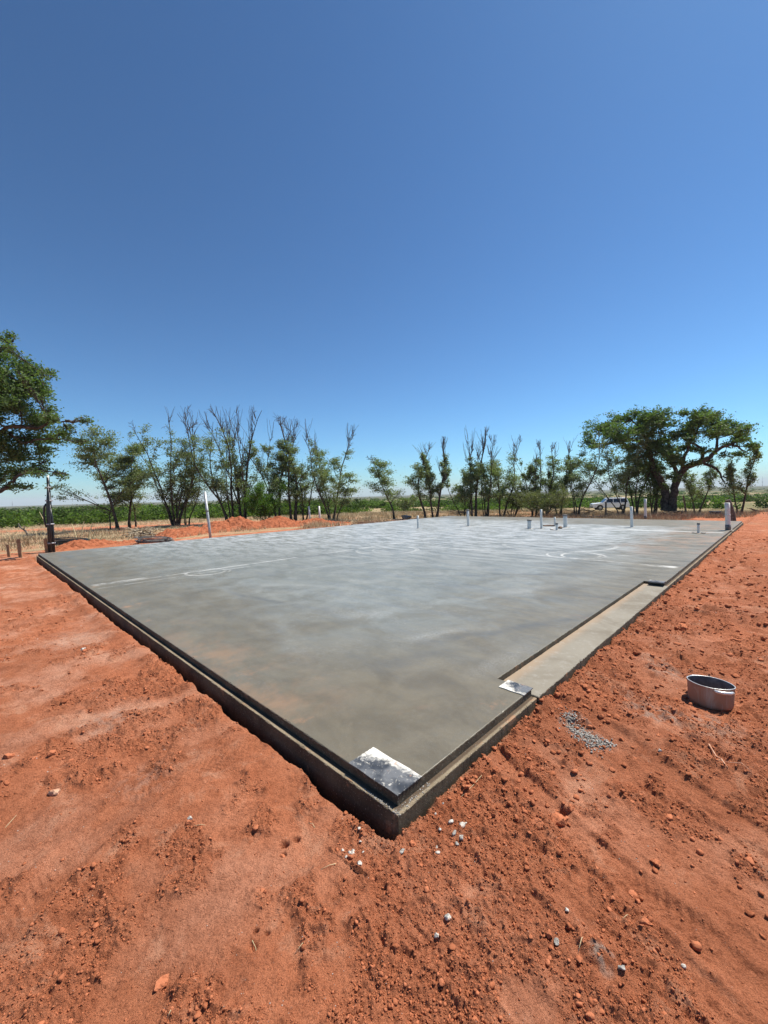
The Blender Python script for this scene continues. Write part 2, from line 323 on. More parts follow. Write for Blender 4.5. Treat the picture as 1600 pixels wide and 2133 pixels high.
rg = N.m('ADD', N.ramp(dry, 0.35, 0.65, 0.34, 0.58), N.m('MULTIPLY', L, 0.3)); N.put(b.inputs['Roughness'], rg)
b.inputs['Specular IOR Level'].default_value = 0.45
bb = N.bump(swirl, 0.006, 0.5); bb = N.bump(fine, 0.002, 0.6, bb); bb = N.bump(grit, 0.0006, 0.6, bb); N.put(b.inputs['Normal'], bb); M['floor'] = m

m, nt, b = new_mat('rough_formed_concrete'); N = NB(nt); v = N.obj()
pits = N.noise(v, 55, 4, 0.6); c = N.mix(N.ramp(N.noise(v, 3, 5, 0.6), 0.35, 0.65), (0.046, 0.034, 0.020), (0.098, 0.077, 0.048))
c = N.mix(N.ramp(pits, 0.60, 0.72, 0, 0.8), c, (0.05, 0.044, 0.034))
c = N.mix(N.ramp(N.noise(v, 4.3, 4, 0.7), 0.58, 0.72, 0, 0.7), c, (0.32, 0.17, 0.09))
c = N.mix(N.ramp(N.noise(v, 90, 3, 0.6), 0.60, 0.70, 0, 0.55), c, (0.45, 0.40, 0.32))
N.put(b.inputs['Base Color'], c); b.inputs['Roughness'].default_value = 0.85
bb = N.bump(N.m('MULTIPLY', N.ramp(pits, 0.56, 0.72), -1.0), 0.005); bb = N.bump(N.noise(v, 200, 3), 0.002, 0.8, bb); N.put(b.inputs['Normal'], bb); M['formed'] = m

m, nt, b = new_mat('dry_ledge_concrete'); N = NB(nt); v = N.obj()
c = N.mix(N.ramp(N.noise(v, 3, 5, 0.6), 0.35, 0.65), (0.17, 0.132, 0.083), (0.27, 0.218, 0.145))
c = N.mix(N.ramp(N.noise(v, 60, 4, 0.7), 0.56, 0.72, 0, 0.7), c, (0.10, 0.085, 0.06)); c = N.mix(N.ramp(N.noise(v, 4.3, 4, 0.7), 0.54, 0.68, 0, 0.75), c, (0.36, 0.19, 0.10))
c = N.mix(N.ramp(N.noise(v, 110, 3, 0.6), 0.58, 0.68, 0, 0.6), c, (0.48, 0.43, 0.36))
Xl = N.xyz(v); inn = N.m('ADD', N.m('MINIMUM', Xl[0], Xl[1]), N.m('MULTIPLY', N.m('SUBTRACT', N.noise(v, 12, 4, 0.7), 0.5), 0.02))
c = N.mix(N.ramp(inn, 0.016, 0.030, 0, 0.85), c, (0.060, 0.036, 0.020))  # inner strip browned dark: the step's shade painted into the ledge colour
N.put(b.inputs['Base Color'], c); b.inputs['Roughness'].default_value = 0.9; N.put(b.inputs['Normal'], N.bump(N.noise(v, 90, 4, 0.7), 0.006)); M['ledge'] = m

m, nt, b = new_mat('porch_concrete'); N = NB(nt); v = N.obj()
c = N.mix(N.ramp(N.noise(v, 1.8, 5, 0.6, 0.6), 0.35, 0.65), (0.158, 0.134, 0.096), (0.222, 0.200, 0.156))
yy = N.xyz(v)[1]
c = N.mix(N.m('MULTIPLY', N.ramp(N.m('ADD', yy, N.m('MULTIPLY', N.noise(v, 3, 4), 0.12)), 0.27, 0.40), 0.6), c, (0.33, 0.225, 0.14))
c = N.mix(N.ramp(N.noise(v, 14, 5, 0.7), 0.5, 0.72, 0, 0.4), c, (0.33, 0.315, 0.28)); c = N.mix(N.ramp(N.noise(v, 150, 2), 0.6, 0.7, 0, 0.3), c, (0.08, 0.08, 0.07))
N.put(b.inputs['Base Color'], c); b.inputs['Roughness'].default_value = 0.75
N.put(b.inputs['Normal'], N.bump(N.noise(v, 60, 4), 0.003, 0.6)); M['porch'] = m

m, nt, b = new_mat('plate_black_with_dried_cement'); N = NB(nt); v = N.obj(); X = N.xyz(v)
s1 = N.noise(v, 26, 6, 0.7, 1.5); s2 = N.noise(v, 9, 4, 0.6, 1.0)
c = N.mix(N.ramp(N.noise(v, 6, 3), 0.4, 0.6), (0.040, 0.044, 0.050), (0.14, 0.145, 0.15))
rim = N.attr('rim')
rimx = N.xyz(rim)[0]
f = N.m('ADD', N.ramp(s1, 0.58, 0.64, 0, 0.6), N.ramp(N.m('ADD', rimx, N.m('MULTIPLY', N.m('SUBTRACT', N.noise(v, 24, 7, 0.75, 0.6), 0.5), 1.5)), 0.40, 0.85), clamp=True)
c = N.mix(f, c, (0.66, 0.64, 0.58)); c = N.mix(N.ramp(N.noise(v, 17, 3), 0.64, 0.70, 0, 0.5), c, (0.45, 0.25, 0.16))
N.put(b.inputs['Base Color'], c); N.put(b.inputs['Roughness'], N.m('MULTIPLY_ADD', f, 0.5, 0.35))
N.put(b.inputs['Normal'], N.bump(f, 0.002)); M['plate'] = m

M['bark'] = speckled('bark', (0.045, 0.036, 0.028), (0.11, 0.092, 0.075), 6, 0.95, 25, 0.02, spec=0.1)
M['deadwood'] = speckled('weathered_dead_wood', (0.075, 0.065, 0.058), (0.16, 0.145, 0.13), 6, 0.95, 25, 0.01, spec=0.1)
M['stick'] = speckled('bleached_sticks', (0.25, 0.20, 0.14), (0.45, 0.38, 0.28), 6, 0.9, 25, 0.005, spec=0.1)
M['straw_stem'] = speckled('straw_stem', (0.55, 0.46, 0.26), (0.65, 0.56, 0.34), 6, 0.8, 25, 0.002)
def leaf_mat(name, c1, c2, c3=None):
    m, nt, b = new_mat(name); N = NB(nt); r = N.island()
    nz = N.noise(N.obj(), 0.28 if name.startswith('mesq') else 0.9, 3)
    c = N.mix(r, c1, c2); c = N.mix(N.ramp(nz, 0.4, 0.65, 0, 0.6), c, c3 or c2)
    if name.startswith('mesq'): c = N.mix(1.0, c, N.attr('tint'), 'MULTIPLY')
    b.inputs['Roughness'].default_value = 0.6; b.inputs['Specular IOR Level'].default_value = 0.1 if name.startswith('mesq') else 0.25
    N.put(b.inputs['Base Color'], c)
    tr = nt.nodes.new('ShaderNodeBsdfTranslucent'); N.put(tr.inputs[0], N.mix(1.0, c, (1.0, 1.25, 0.45), 'MULTIPLY'))
    mx = nt.nodes.new('ShaderNodeMixShader'); mx.inputs[0].default_value = 0.4
    nt.links.new(b.outputs[0], mx.inputs[1]); nt.links.new(tr.outputs[0], mx.inputs[2])
    nt.links.new(mx.outputs[0], nt.nodes['Material Output'].inputs[0]); return m
M['leaf'] = leaf_mat('grey_green_leaves', (0.125, 0.155, 0.078), (0.27, 0.305, 0.18), (0.18, 0.225, 0.095))
M['leaf_dark'] = leaf_mat('dark_green_leaves', (0.075, 0.125, 0.048), (0.165, 0.225, 0.095), (0.12, 0.185, 0.055))
M['leaf_bright'] = leaf_mat('bright_green_leaves', (0.075, 0.15, 0.024), (0.13, 0.23, 0.045))
M['mesquite'] = leaf_mat('mesquite_leaves', (0.075, 0.130, 0.030), (0.16, 0.235, 0.06), (0.035, 0.06, 0.018))
M['olive'] = leaf_mat('olive_leaves', (0.11, 0.130, 0.058), (0.19, 0.20, 0.10))
m, nt, b = new_mat('dry_grass'); N = NB(nt); c = N.mix(N.island(), (0.34, 0.26, 0.14), (0.66, 0.55, 0.35))
c = N.mix(N.ramp(N.noise(N.obj(), 0.5, 3), 0.45, 0.6, 0, 0.75), c, (0.36, 0.33, 0.21)); N.put(b.inputs['Base Color'], c); b.inputs['Roughness'].default_value = 0.8; M['grass'] = m
m, nt, b = new_mat('reddish_weeds'); N = NB(nt); c = N.mix(N.island(), (0.20, 0.12, 0.07), (0.42, 0.29, 0.18)); N.put(b.inputs['Base Color'], c); b.inputs['Roughness'].default_value = 0.85; M['weeds'] = m
M['pvc'] = speckled('white_pvc', (0.62, 0.62, 0.58), (0.74, 0.74, 0.70), 14, 0.45, 30, 0.001, c3=(0.40, 0.38, 0.34), sc3=5, t3=(0.58, 0.72))
M['cap'] = speckled('grey_tape', (0.10, 0.10, 0.10), (0.19, 0.19, 0.18), 20, 0.6, 30, 0.002)
M['galv'] = speckled('galvanised_steel', (0.36, 0.38, 0.38), (0.50, 0.52, 0.52), 10, 0.5, 40, 0.0006, metal=0.35)
M['black'] = speckled('black_poly_pipe', (0.012, 0.013, 0.016), (0.025, 0.027, 0.032), 10, 0.38, 40, 0.001)
M['tape'] = speckled('silver_tape', (0.25, 0.26, 0.29), (0.38, 0.39, 0.42), 20, 0.4, 30, 0.001)
M['wood'] = speckled('stake_wood', (0.30, 0.16, 0.08), (0.45, 0.27, 0.14), 12, 0.85, 50, 0.003)
M['oldwood'] = speckled('weathered_board', (0.14, 0.085, 0.055), (0.26, 0.18, 0.13), 9, 0.9, 40, 0.006)
M['post'] = speckled('old_post_wood', (0.075, 0.058, 0.045), (0.16, 0.13, 0.11), 9, 0.95, 30, 0.01)
M['cement'] = speckled('cement_crumbs', (0.24, 0.225, 0.20), (0.40, 0.38, 0.345), 30, 0.9, 120, 0.004)
M['stone'] = speckled('pale_stone', (0.42, 0.39, 0.34), (0.62, 0.60, 0.55), 30, 0.85, 90, 0.004, c3=(0.40, 0.22, 0.14), sc3=24, t3=(0.55, 0.68))
M['pinkstone'] = speckled('pink_stone', (0.45, 0.22, 0.13), (0.60, 0.36, 0.24), 30, 0.9, 90, 0.006)
M['mound'] = speckled('loose_red_soil', (0.25, 0.080, 0.038), (0.40, 0.140, 0.070), 7, 0.95, 40, 0.02, spec=0.1)
m, nt, b = new_mat('pot_outside'); N = NB(nt); v = N.obj(); rust = N.noise(N.scale(v, (1, 1, 0.35)), 7, 6, 0.7, 0.8)
c = N.mix(N.ramp(rust, 0.32, 0.52), (0.42, 0.34, 0.26), (0.36, 0.195, 0.12)); c = N.mix(N.ramp(N.noise(N.scale(v, (3, 3, 0.2)), 14, 3), 0.6, 0.75, 0, 0.4), c, (0.5, 0.45, 0.40))
N.put(b.inputs['Base Color'], c); b.inputs['Specular IOR Level'].default_value = 0.2; N.put(b.inputs['Roughness'], N.ramp(rust, 0.4, 0.6, 0.6, 0.85)); b.inputs['Metallic'].default_value = 0.0
N.put(b.inputs['Normal'], N.bump(rust, 0.002)); M['pot_out'] = m
M['pot_in'] = speckled('pot_inside', (0.10, 0.11, 0.12), (0.20, 0.21, 0.22), 12, 0.5, 40, 0.0015, metal=0.4)
M['alu'] = speckled('bare_aluminium', (0.55, 0.55, 0.54), (0.72, 0.72, 0.71), 20, 0.38, 60, 0.001, metal=0.6)
M['paint'] = speckled('white_car_paint', (0.74, 0.75, 0.76), (0.80, 0.80, 0.80), 2, 0.25, 3, 0)
M['glass'] = speckled('dark_car_glass', (0.012, 0.014, 0.016), (0.02, 0.022, 0.025), 2, 0.06, 3, 0, spec=0.9)
M['rubber'] = speckled('tyre_rubber', (0.02, 0.02, 0.02), (0.035, 0.033, 0.03), 20, 0.9, 60, 0.002)
M['rim'] = speckled('wheel_rim', (0.35, 0.35, 0.36), (0.5, 0.5, 0.5), 5, 0.35, 3, 0, metal=0.7)
M['lamp'] = speckled('headlight_glass', (0.55, 0.57, 0.60), (0.7, 0.7, 0.72), 5, 0.15, 3, 0)
M['mast'] = speckled('mast_steel', (0.20, 0.21, 0.23), (0.28, 0.29, 0.31), 1, 0.7, 3, 0)

# ------------------------------------------------------------------ object helpers
def mesh_np(name, V, F, smooth=False):
    V = np.asarray(V, np.float32); me = bpy.data.meshes.new(name)
    if isinstance(F, np.ndarray):
        k = F.shape[1]; nf = len(F)
        me.vertices.add(len(V)); me.vertices.foreach_set('co', V.ravel())
        me.loops.add(nf * k); me.loops.foreach_set('vertex_index', F.astype(np.int32).ravel())
        me.polygons.add(nf); me.polygons.foreach_set('loop_start', np.arange(0, nf * k, k, dtype=np.int32))
        me.update(calc_edges=True)
    else:
        me.from_pydata([tuple(map(float, p)) for p in V], [], F); me.update()
    if smooth: me.polygons.foreach_set('use_smooth', np.ones(len(me.polygons), bool))
    return me
def put(name, me, mat, parent=None, loc=None, kind=None):
    o = bpy.data.objects.new(name, me); COL.objects.link(o)
    if mat is not None: me.materials.append(mat)
    if parent is not None: o.parent = parent
    if loc is not None: o.location = loc
    if kind: o['kind'] = kind
    return o
def tag(o, label=None, cat=None, group=None, kind=None):
    if label: o['label'] = label
    if cat: o['category'] = cat
    if group: o['group'] = group
    if kind: o['kind'] = kind
    return o
def thing(name, loc, label, cat, group=None, rz=0.0):
    o = bpy.data.objects.new(name, None); COL.objects.link(o); o.location = loc; o.rotation_euler = (0, 0, rz)
    o.empty_display_size = 0.2
    return tag(o, label, cat, group)
class MB:
    def __init__(s): s.V = []; s.F = []
    def box(s, x0, x1, y0, y1, z0, z1):
        n = len(s.V); s.V += [(x, y, z) for z in (z0, z1) for y in (y0, y1) for x in (x0, x1)]
        s.F += [tuple(n + i for i in f) for f in ((0, 2, 3, 1), (4, 5, 7, 6), (0, 1, 5, 4), (2, 6, 7, 3), (0, 4, 6, 2), (1, 3, 7, 5))]; return s
    def tube(s, pts, rad, k=8, cap=True):
        pts = [np.array(p, float) for p in pts]; n0 = len(s.V); n = len(pts)
        if not hasattr(rad, '__len__'): rad = [rad] * n
        for i, p in enumerate(pts):
            d = pts[min(i + 1, n - 1)] - pts[max(i - 1, 0)]; d = d / (np.linalg.norm(d) + 1e-9)
            a = np.array([1, 0, 0]) if abs(d[0]) < 0.7 else np.array([0, 1, 0])
            e1 = np.cross(d, a); e1 /= np.linalg.norm(e1); e2 = np.cross(d, e1)
            for j in range(k):
                t = 2 * math.pi * j / k; s.V.append(tuple(p + rad[i] * (math.cos(t) * e1 + math.sin(t) * e2)))
        for i in range(n - 1):
            for j in range(k):
                a = n0 + i * k + j; b_ = n0 + i * k + (j + 1) % k; s.F.append((a, b_, b_ + k, a + k))
        if cap: s.F.append(tuple(n0 + j for j in range(k))[::-1]); s.F.append(tuple(n0 + (n - 1) * k + j for j in range(k)))
        return s
    def build(s, name, mat, parent=None, smooth=False, bevel=0, loc=None):
        me = mesh_np(name, s.V, s.F, smooth); o = put(name, me, mat, parent, loc)
        if bevel:
            b_ = o.modifiers.new('bevel', 'BEVEL'); b_.width = bevel; b_.segments = 2; b_.limit_method = 'ANGLE'
        return o

# ------------------------------------------------------------------ ground: one sheet to the horizon, finest where the camera stands
def build_ground():
    ths = [0.0]; a = -180.0; az = []
    while a < 180:
        az.append(a); b_ = abs(a)
        a += 0.155 if b_ < 52 else (0.6 if b_ < 75 else 3.0)
    az = np.radians(np.array(az)); rs = [0.35]
    while rs[-1] < 9000:
        r = rs[-1]; fp = 0.62 * (r * r + 3.2) / (1.8 * 408)
        if r < 1.0: fp = 0.05 if r < 0.8 else 0.008
        rs.append(r + (min(fp, 0.065) if r < 24 else min(max(0.065, (r - 24) * 0.02 + 0.065), 0.12 * r)))
    rs = np.array(rs); nr, na = len(rs), len(az)
    R, A = np.meshgrid(rs, az, indexing='ij'); X = (R * np.sin(A)).ravel(); Y = (R * np.cos(A)).ravel()
    Z = soil_height(X, Y)
    V = np.stack([X, Y, Z], 1); V = np.vstack([V, [[0, 0, -0.17]]])
    i = np.arange(nr - 1)[:, None] * na; j = np.arange(na)[None, :]; j2 = (j + 1) % na
    F = np.stack([i + j, i + j2, i + na + j2, i + na + j], 2).reshape(-1, 4)[:, ::-1]
    c = nr * na; jj = np.arange(na); fan = np.stack([np.full(na, c), jj, (jj + 1) % na, (jj + 1) % na], 1)
    me = mesh_np('ground', V, F, True)
    # colour of the soil itself at each vertex
    X = V[:, 0]; Y = V[:, 1]; r = np.hypot(X, Y); u, v = xy_to_uv(X, Y)
    cm = crumb_mask(X, Y)[:, None]
    base = np.array([0.49, 0.178, 0.088]); pale = np.array([0.68, 0.37, 0.25]); dark = np.array([0.45, 0.155, 0.074])
    t = np.clip(0.5 + 1.3 * fbm(X, Y, 0.8, 4, 81), 0, 1)[:, None]
    C = base * (0.85 + 0.3 * t)
    dk = (np.clip(0.35 + 1.5 * fbm(X, Y, 1.9, 4, 85), 0, 1)[:, None] * cm); C = C * (1 - dk) + dark * dk
    leftdry = (sstep(-0.4, -2.5, X) * sstep(1.4, 3.2, Y))[:, None]
    pl = np.clip(0.18 + 1.7 * fbm(X, Y, 1.3, 4, 88), 0, 1)[:, None] * (1 - 0.7 * cm) * (0.35 + 0.65 * leftdry); C = C * (1 - pl) + pale * pl
    # chalky cement splashes
    for (px, py, rx, k) in ((1195, 1505, .10, .9), (1222, 1535, .10, .9), (1255, 1550, .08, .8), (1385, 1400, .16, .5), (1360, 1372, .14, .4), (1300, 1440, .12, .35), (1345, 1478, .16, .5), (1400, 1490, .14, .5), (1490, 1520, .25, .35), (1480, 1505, .12, .4), (1255, 2000, .05, .8), (215, 1500, .22, .38), (330, 1330, .3, .3), (150, 1330, .5, .25), (70, 1215, .6, .2), (300, 1620, .2, .2)):
        p = on_level(px, py, -0.15); dd = np.hypot((X - p.x), (Y - p.y)) / rx
        k2 = (k * np.clip(1.3 - dd, 0, 1) * np.clip(0.4 + 3.2 * fbm(X, Y, 16, 3, 91), 0, 1))[:, None]; C = C * (1 - k2) + np.array([0.48, 0.42, 0.36]) * k2
    # cement slurry stain at the foot of the right face
    k2 = (np.exp(-np.maximum(-v - 0.005, 0) ** 2 / 0.0008) * ((u > -.02) & (u < 1.7)) * np.clip(.35 + 1.6 * gnoise(X * 7, Y * 7, 95), 0, 1))[:, None]; C = C * (1 - k2 * .6) + np.array([0.38, 0.30, 0.21]) * k2 * .6
    # pasture beyond the site, with a red dirt track on the left and a worn apron on the right
    dsl = np.maximum(np.maximum(-u, -v), np.maximum(u - LU, v - LV))
    far = sstep(0.0, 1.0, ((v - LV - np.where(X < 0, 3.0, 1.2)) > 0) * 1.0 * (r - 17) + ((u - LU - 0.7) > 0) * (r - 20) + (r > 40) * 5.0)
    rightc = sstep(14, 20, X) * (1 - sstep(30, 36, Y)) * (v < 6)
    leftc = ((v > -2) & (u < 0.5) & (X < -9.0)) * sstep(15.5, 17.5, Y + 0.8 * gnoise(X * .6, Y * .6, 97))
    g = np.clip(np.maximum(far, leftc) * (1 - rightc), 0, 1)
    g = g * np.clip(0.75 + 1.2 * fbm(X, Y, 0.35, 4, 99), 0, 1); g = np.maximum(g, sstep(45, 60, r))
    track = np.exp(-((Y - 33.5 - 0.05 * X + 0.6 * gnoise(X / 8, Y / 8, 101)) / 2.6) ** 4) * sstep(-7, -14, X)
    g = g * (1 - track * .95)
    straw = np.array([0.42, 0.33, 0.20]) * (0.75 + 0.5 * np.clip(.5 + fbm(X, Y, 1.2, 3, 103), 0, 1))[:, None]
    gr = (sstep(48, 90, r) * np.clip(0.70 + 1.3 * fbm(X, Y, 0.018, 4, 105), 0, 1) * (1 - sstep(0, 1, (1 - np.abs(X - 4) / 16)) * (1 - sstep(90, 130, r)) * .8))[:, None]
    straw = straw * (1 - gr) + np.array([0.085, 0.12, 0.035]) * gr
    fr = sstep(400, 900, r)[:, None]; straw = straw * (1 - fr) + np.array([0.070, 0.095, 0.045]) * fr
    C = C * (1 - g[:, None]) + straw * g[:, None]
    trk = np.array([0.52, 0.21, 0.11]); tk = (track * (g < .5))[:, None] * .8; C = C * (1 - tk) + trk * tk
    ca = me.color_attributes.new('soil', 'FLOAT_COLOR', 'POINT')
    ca.data.foreach_set('color', np.hstack([C, np.ones((len(C), 1))]).astype(np.float32).ravel())
    o = put('ground', me, M['soil'], kind='structure')
    # inner disc under the photographer's feet
    return o
build_ground()

#print('T ground', time.time() - _T0)
# ------------------------------------------------------------------ clods and crumbs
def ico(sub):
    import bmesh
    bm = bmesh.new(); bmesh.ops.create_icosphere(bm, subdivisions=sub, radius=1); bm.verts.ensure_lookup_table()
    V = np.array([p.co[:] for p in bm.verts]); F = np.array([[w.index for w in f.verts] for f in bm.faces]); bm.free(); return V, F
ICO1, ICO2, ICO3, ICO4 = ico(1), ico(2), ico(3), ico(4)
OCT = (np.array([[1., 0, 0], [-1, 0, 0], [0, 1, 0], [0, -1, 0], [0, 0, 1], [0, 0, -1]]), np.array([[0, 2, 4], [2, 1, 4], [1, 3, 4], [3, 0, 4], [2, 0, 5], [1, 2, 5], [3, 1, 5], [0, 3, 5]]))
def lump(rng, src, rough=0.25, squash=0.7):
    V = src[0].copy(); d = rng.normal(size=(5, 3)); ph = rng.uniform(0, 6, 5)
    k = sum(np.sin(V @ d[i] * 2.2 + ph[i]) for i in range(5)) / 5
    V = V * (1 + rough * 1.6 * k + rng.uniform(-rough, rough, len(V)) * 0.35)[:, None]
    for _ in range(7):      # knock flat faces off it
        n_ = rng.normal(size=3); n_ /= np.linalg.norm(n_); lim = rng.uniform(0.45, 0.8); q_ = V @ n_
        V = V - n_ * np.maximum(q_ - lim, 0)[:, None]
    V = V + rng.normal(0, 0.035 if len(V) > 50 else 0.09, V.shape)
    V *= np.array([1, rng.uniform(0.6, 1), squash * rng.uniform(0.7, 1.1)]); return V
def scatter(name, mat, P, size, src, rng, kind='stuff', sink=0.25, rough=0.28, variants=24):
    tv = [lump(rng, src, rough) for _ in range(variants)]; tv = np.array(tv); n = len(P); nv = src[0].shape[0]
    T = tv[rng.integers(0, variants, n)]; a = rng.uniform(0, 6.283, n); ca, sa = np.cos(a)[:, None], np.sin(a)[:, None]
    X = T[:, :, 0] * ca - T[:, :, 1] * sa; Y = T[:, :, 0] * sa + T[:, :, 1] * ca
    Vv = np.stack([X, Y, T[:, :, 2]], 2) * size[:, None, None] + P[:, None, :]; Vv[:, :, 2] += (size * (0.6 - sink))[:, None] * 0.6
    F = (src[1][None] + (np.arange(n) * nv)[:, None, None]).reshape(-1, src[1].shape[1])
    o = put(name, mesh_np(name, Vv.reshape(-1, 3), F, False), mat, kind=kind); return o
rng = np.random.default_rng(7)
def pick(n, rmin, rmax, azmax, keep):
    out = []
    while sum(len(q) for q in out) < n:
        k = n * 3; r = rmin * (rmax / rmin) ** rng.uniform(0, 1, k); a = np.radians(rng.uniform(-azmax, azmax, k))
        x, y = r * np.sin(a), r * np.cos(a); w = keep(x, y, r); s = rng.uniform(0, 1, k) < w
        out.append(np.stack([x[s], y[s]], 1))
    return np.vstack(out)[:n]
def free(x, y, m=0.02):
    u, v = xy_to_uv(x, y); return ((u < -m) | (v < -m) | (u > LU + m) | (v > LV + m)).astype(float)
def rock_group(name, mat, n, rmin, rmax, s0, s1, power, src, cat, label, keepf, mult=1.0):
    p = pick(n, rmin, rmax, 56, keepf); r = np.hypot(p[:, 0], p[:, 1])
    s = (s0 + (s1 - s0) * rng.uniform(0, 1, n) ** power) * np.clip(r / 2.2, 0.8, 4.0) ** mult
    z = soil_height(p[:, 0], p[:, 1]); u, v = xy_to_uv(p[:, 0], p[:, 1])
    ok = ((u < -s) | (v < -s) | (u > LU + s) | (v > LV + s))
    p, s, z = p[ok], s[ok], z[ok]
    o = scatter(name, mat, np.column_stack([p, z]), s, src, rng); tag(o, label, cat); return o
kc = lambda x, y, r: (free(x, y) * np.clip(crumb_mask(x, y) * 1.6 - 0.45, 0.03, 1))
rock_group('soil_crumbs', M['clod'], 42000, 1.0, 8, 0.0028, 0.0085, 2.4, OCT, 'soil crumbs', 'small crumbs of red soil strewn over the bare ground round the slab', kc, 0.7)
rock_group('soil_lumps', M['clod'], 5000, 1.0, 11, 0.0045, 0.012, 2.4, ICO1, 'soil lumps', 'pea-sized bits of red soil strewn over the bare ground round the slab', kc, 0.6)
rock_group('soil_clods', M['clod'], 800, 1.0, 12, 0.009, 0.020, 3.4, ICO2, 'soil clods', 'larger lumps of broken red soil lying on the bare ground round the slab', kc, 0.55)
kb = lambda x, y, r: free(x, y) * (lambda u, v: ((u > 0.4) & (v < 0)) * np.clip(1.2 - np.abs(v) / (0.4 + 0.25 * np.maximum(u, 0)), 0.06, 1))(*xy_to_uv(x, y))
rock_group('bank_clods', M['clod'], 1300, 1.8, 22, 0.006, 0.024, 2.6, ICO2, 'soil clods', 'dark red clods banked along the right edge of the slab', kb, 0.55)
kg = lambda x, y, r: free(x, y) * np.clip(0.5 + 2 * fbm(x, y, 1.2, 2, 119), 0.05, 1)
rock_group('pale_grit', M['stone'], 1500, 1.0, 8, 0.0012, 0.0045, 3.0, OCT, 'grit', 'pale grit flecks sprinkled over the red soil', kg, 0.8)

# stones one can point at
def boulder(name, px, py, size, mat, label, cat='stone', group=None, squash=0.75, z=-0.16, seed=None, rough=0.22, src=None):
    p = on_level(px, py, z); zz = gz(p.x, p.y); r_ = np.random.default_rng(seed or int(px * 7 + py)); src = src or ICO4
    V = lump(r_, src, rough, squash); U_ = V / (np.linalg.norm(V, axis=1)[:, None] + 1e-9)
    V = V * (1 + 0.10 * fbm(U_[:, 0] * 2 + U_[:, 2], U_[:, 1] * 2 - U_[:, 2] + px, 1.6, 4, 7, .65) * 2)[:, None] * size; a = r_.uniform(0, 6)
    V = np.column_stack([V[:, 0] * math.cos(a) - V[:, 1] * math.sin(a), V[:, 0] * math.sin(a) + V[:, 1] * math.cos(a), V[:, 2]])
    o = put(name, mesh_np(name, V, src[1], False), mat, loc=(p.x, p.y, zz + size * squash * 0.30)); tag(o, label, cat, group); return o
boulder('stone', 117, 1648, 0.042, M['pinkstone'], 'biggest pale pink stone, alone on the smooth soil at far left', z=-.16)
boulder('stone', 932, 1920, 0.015, M['stone'], 'bright white pebble with a dark side, alone on bare soil below the slab corner')
boulder('stone', 910, 1958, 0.012, M['stone'], 'dull grey pebble just below the bright white one in front of the slab corner')
boulder('stone', 395, 1708, 0.017, M['stone'], 'rounded cream pebble in the middle of the left foreground')
boulder('stone', 735, 1772, 0.016, M['stone'], 'white crumb in the twiggy litter left of the slab corner')
boulder('stone', 1160, 1975, 0.014, M['cement'], 'flat grey stone beside a dark clod in the right foreground')
boulder('stone', 1424, 2012, 0.010, M['stone'], 'white pebble nearest the lower right corner of the photo')
boulder('stone', 1297, 2030, 0.014, M['cement'], 'grey pebble between the chalky splash and the lower right corner')
boulder('stone', 912, 1786, 0.013, M['stone'], 'white pebble on smooth soil straight in front of the slab corner')
boulder('stone', 750, 1812, 0.015, M['stone'], 'two-toned grey and white stone below the litter left of the corner')
boulder('stone', 1180, 1908, 0.010, M['stone'], 'small pale pebble beside the crumbly streak right of centre')
boulder('stone', 172, 1353, 0.035, M['stone'], 'grey-white lump on the soil left of the slab, halfway up the side')
boulder('stone', 838, 1788, 0.017, M['cement'], 'grey lump touching the clods at the foot of the slab corner')
boulder('stone', 1375, 1575, 0.012, M['stone'], 'pale pebble between the pot and the bent stick')
boulder('clod', 1160, 1712, 0.052, M['clod'], 'biggest slab of broken red soil, right of the slab corner', 'clod', squash=0.5, rough=0.16)
boulder('clod', 1118, 1728, 0.038, M['clod'], 'rounded clod leaning on the biggest slab of broken soil', 'clod', squash=0.7)
boulder('clod', 1190, 1690, 0.026, M['clod'], 'small dark clod on the far side of the biggest broken clod', 'clod')
boulder('clod', 590, 1775, 0.022, M['clod'], 'dark clod beside a hole in the left foreground soil', 'clod')
boulder('clod', 336, 2040, 0.030, M['clod'], 'flat dark-edged clod in the lower left foreground', 'clod', squash=0.5)
boulder('clod', 1345, 1928, 0.024, M['clod'], 'long upright clod on the churned soil at lower right', 'clod')
boulder('clod', 1145, 1965, 0.020, M['clod'], 'dark clod touching the flat grey stone at lower right', 'clod')
boulder('clod', 1365, 1800, 0.022, M['clod'], 'reddish clod on the smooth track at right', 'clod')
boulder('clod', 108, 1598 - 20, 0.026, M['clod'], 'dark clod near the left border below the pink streaks', 'clod')
boulder('clod', 18, 1580, 0.034, M['clod'], 'largest dark clod at the left border', 'clod')
boulder('clod', 1420, 1310, 0.09, M['clod'], 'big dark clod on the bank beyond the pot', 'clod', squash=0.5)
boulder('clod', 860, 1740 + 20, 0.022, M['clod'], 'rust-red clod jammed against the foot of the slab corner', 'clod')
rg2 = np.random.default_rng(11)
for k in range(24):   # mortar crumbs in two drifts by the corner
    if k < 13: px, py = 950 + rg2.normal(0, 22), 1725 - (0) + rg2.normal(0, 26)
    else: px, py = 735 + rg2.normal(0, 26), 1755 + rg2.normal(0, 30)
    if abs(px - 828) < 30 and py < 1760: continue
    boulder('mortar_crumb', px, py, rg2.uniform(0.007, 0.019), M['stone'] if k % 3 else M['cement'],
            'small whitish mortar crumb on red soil right of the slab corner' if k < 13 else 'small whitish mortar crumb in the litter left of the slab corner',
            'mortar crumb', 'mortar crumbs right of the slab corner' if k < 13 else 'mortar crumbs left of the slab corner', seed=300 + k, src=ICO2)
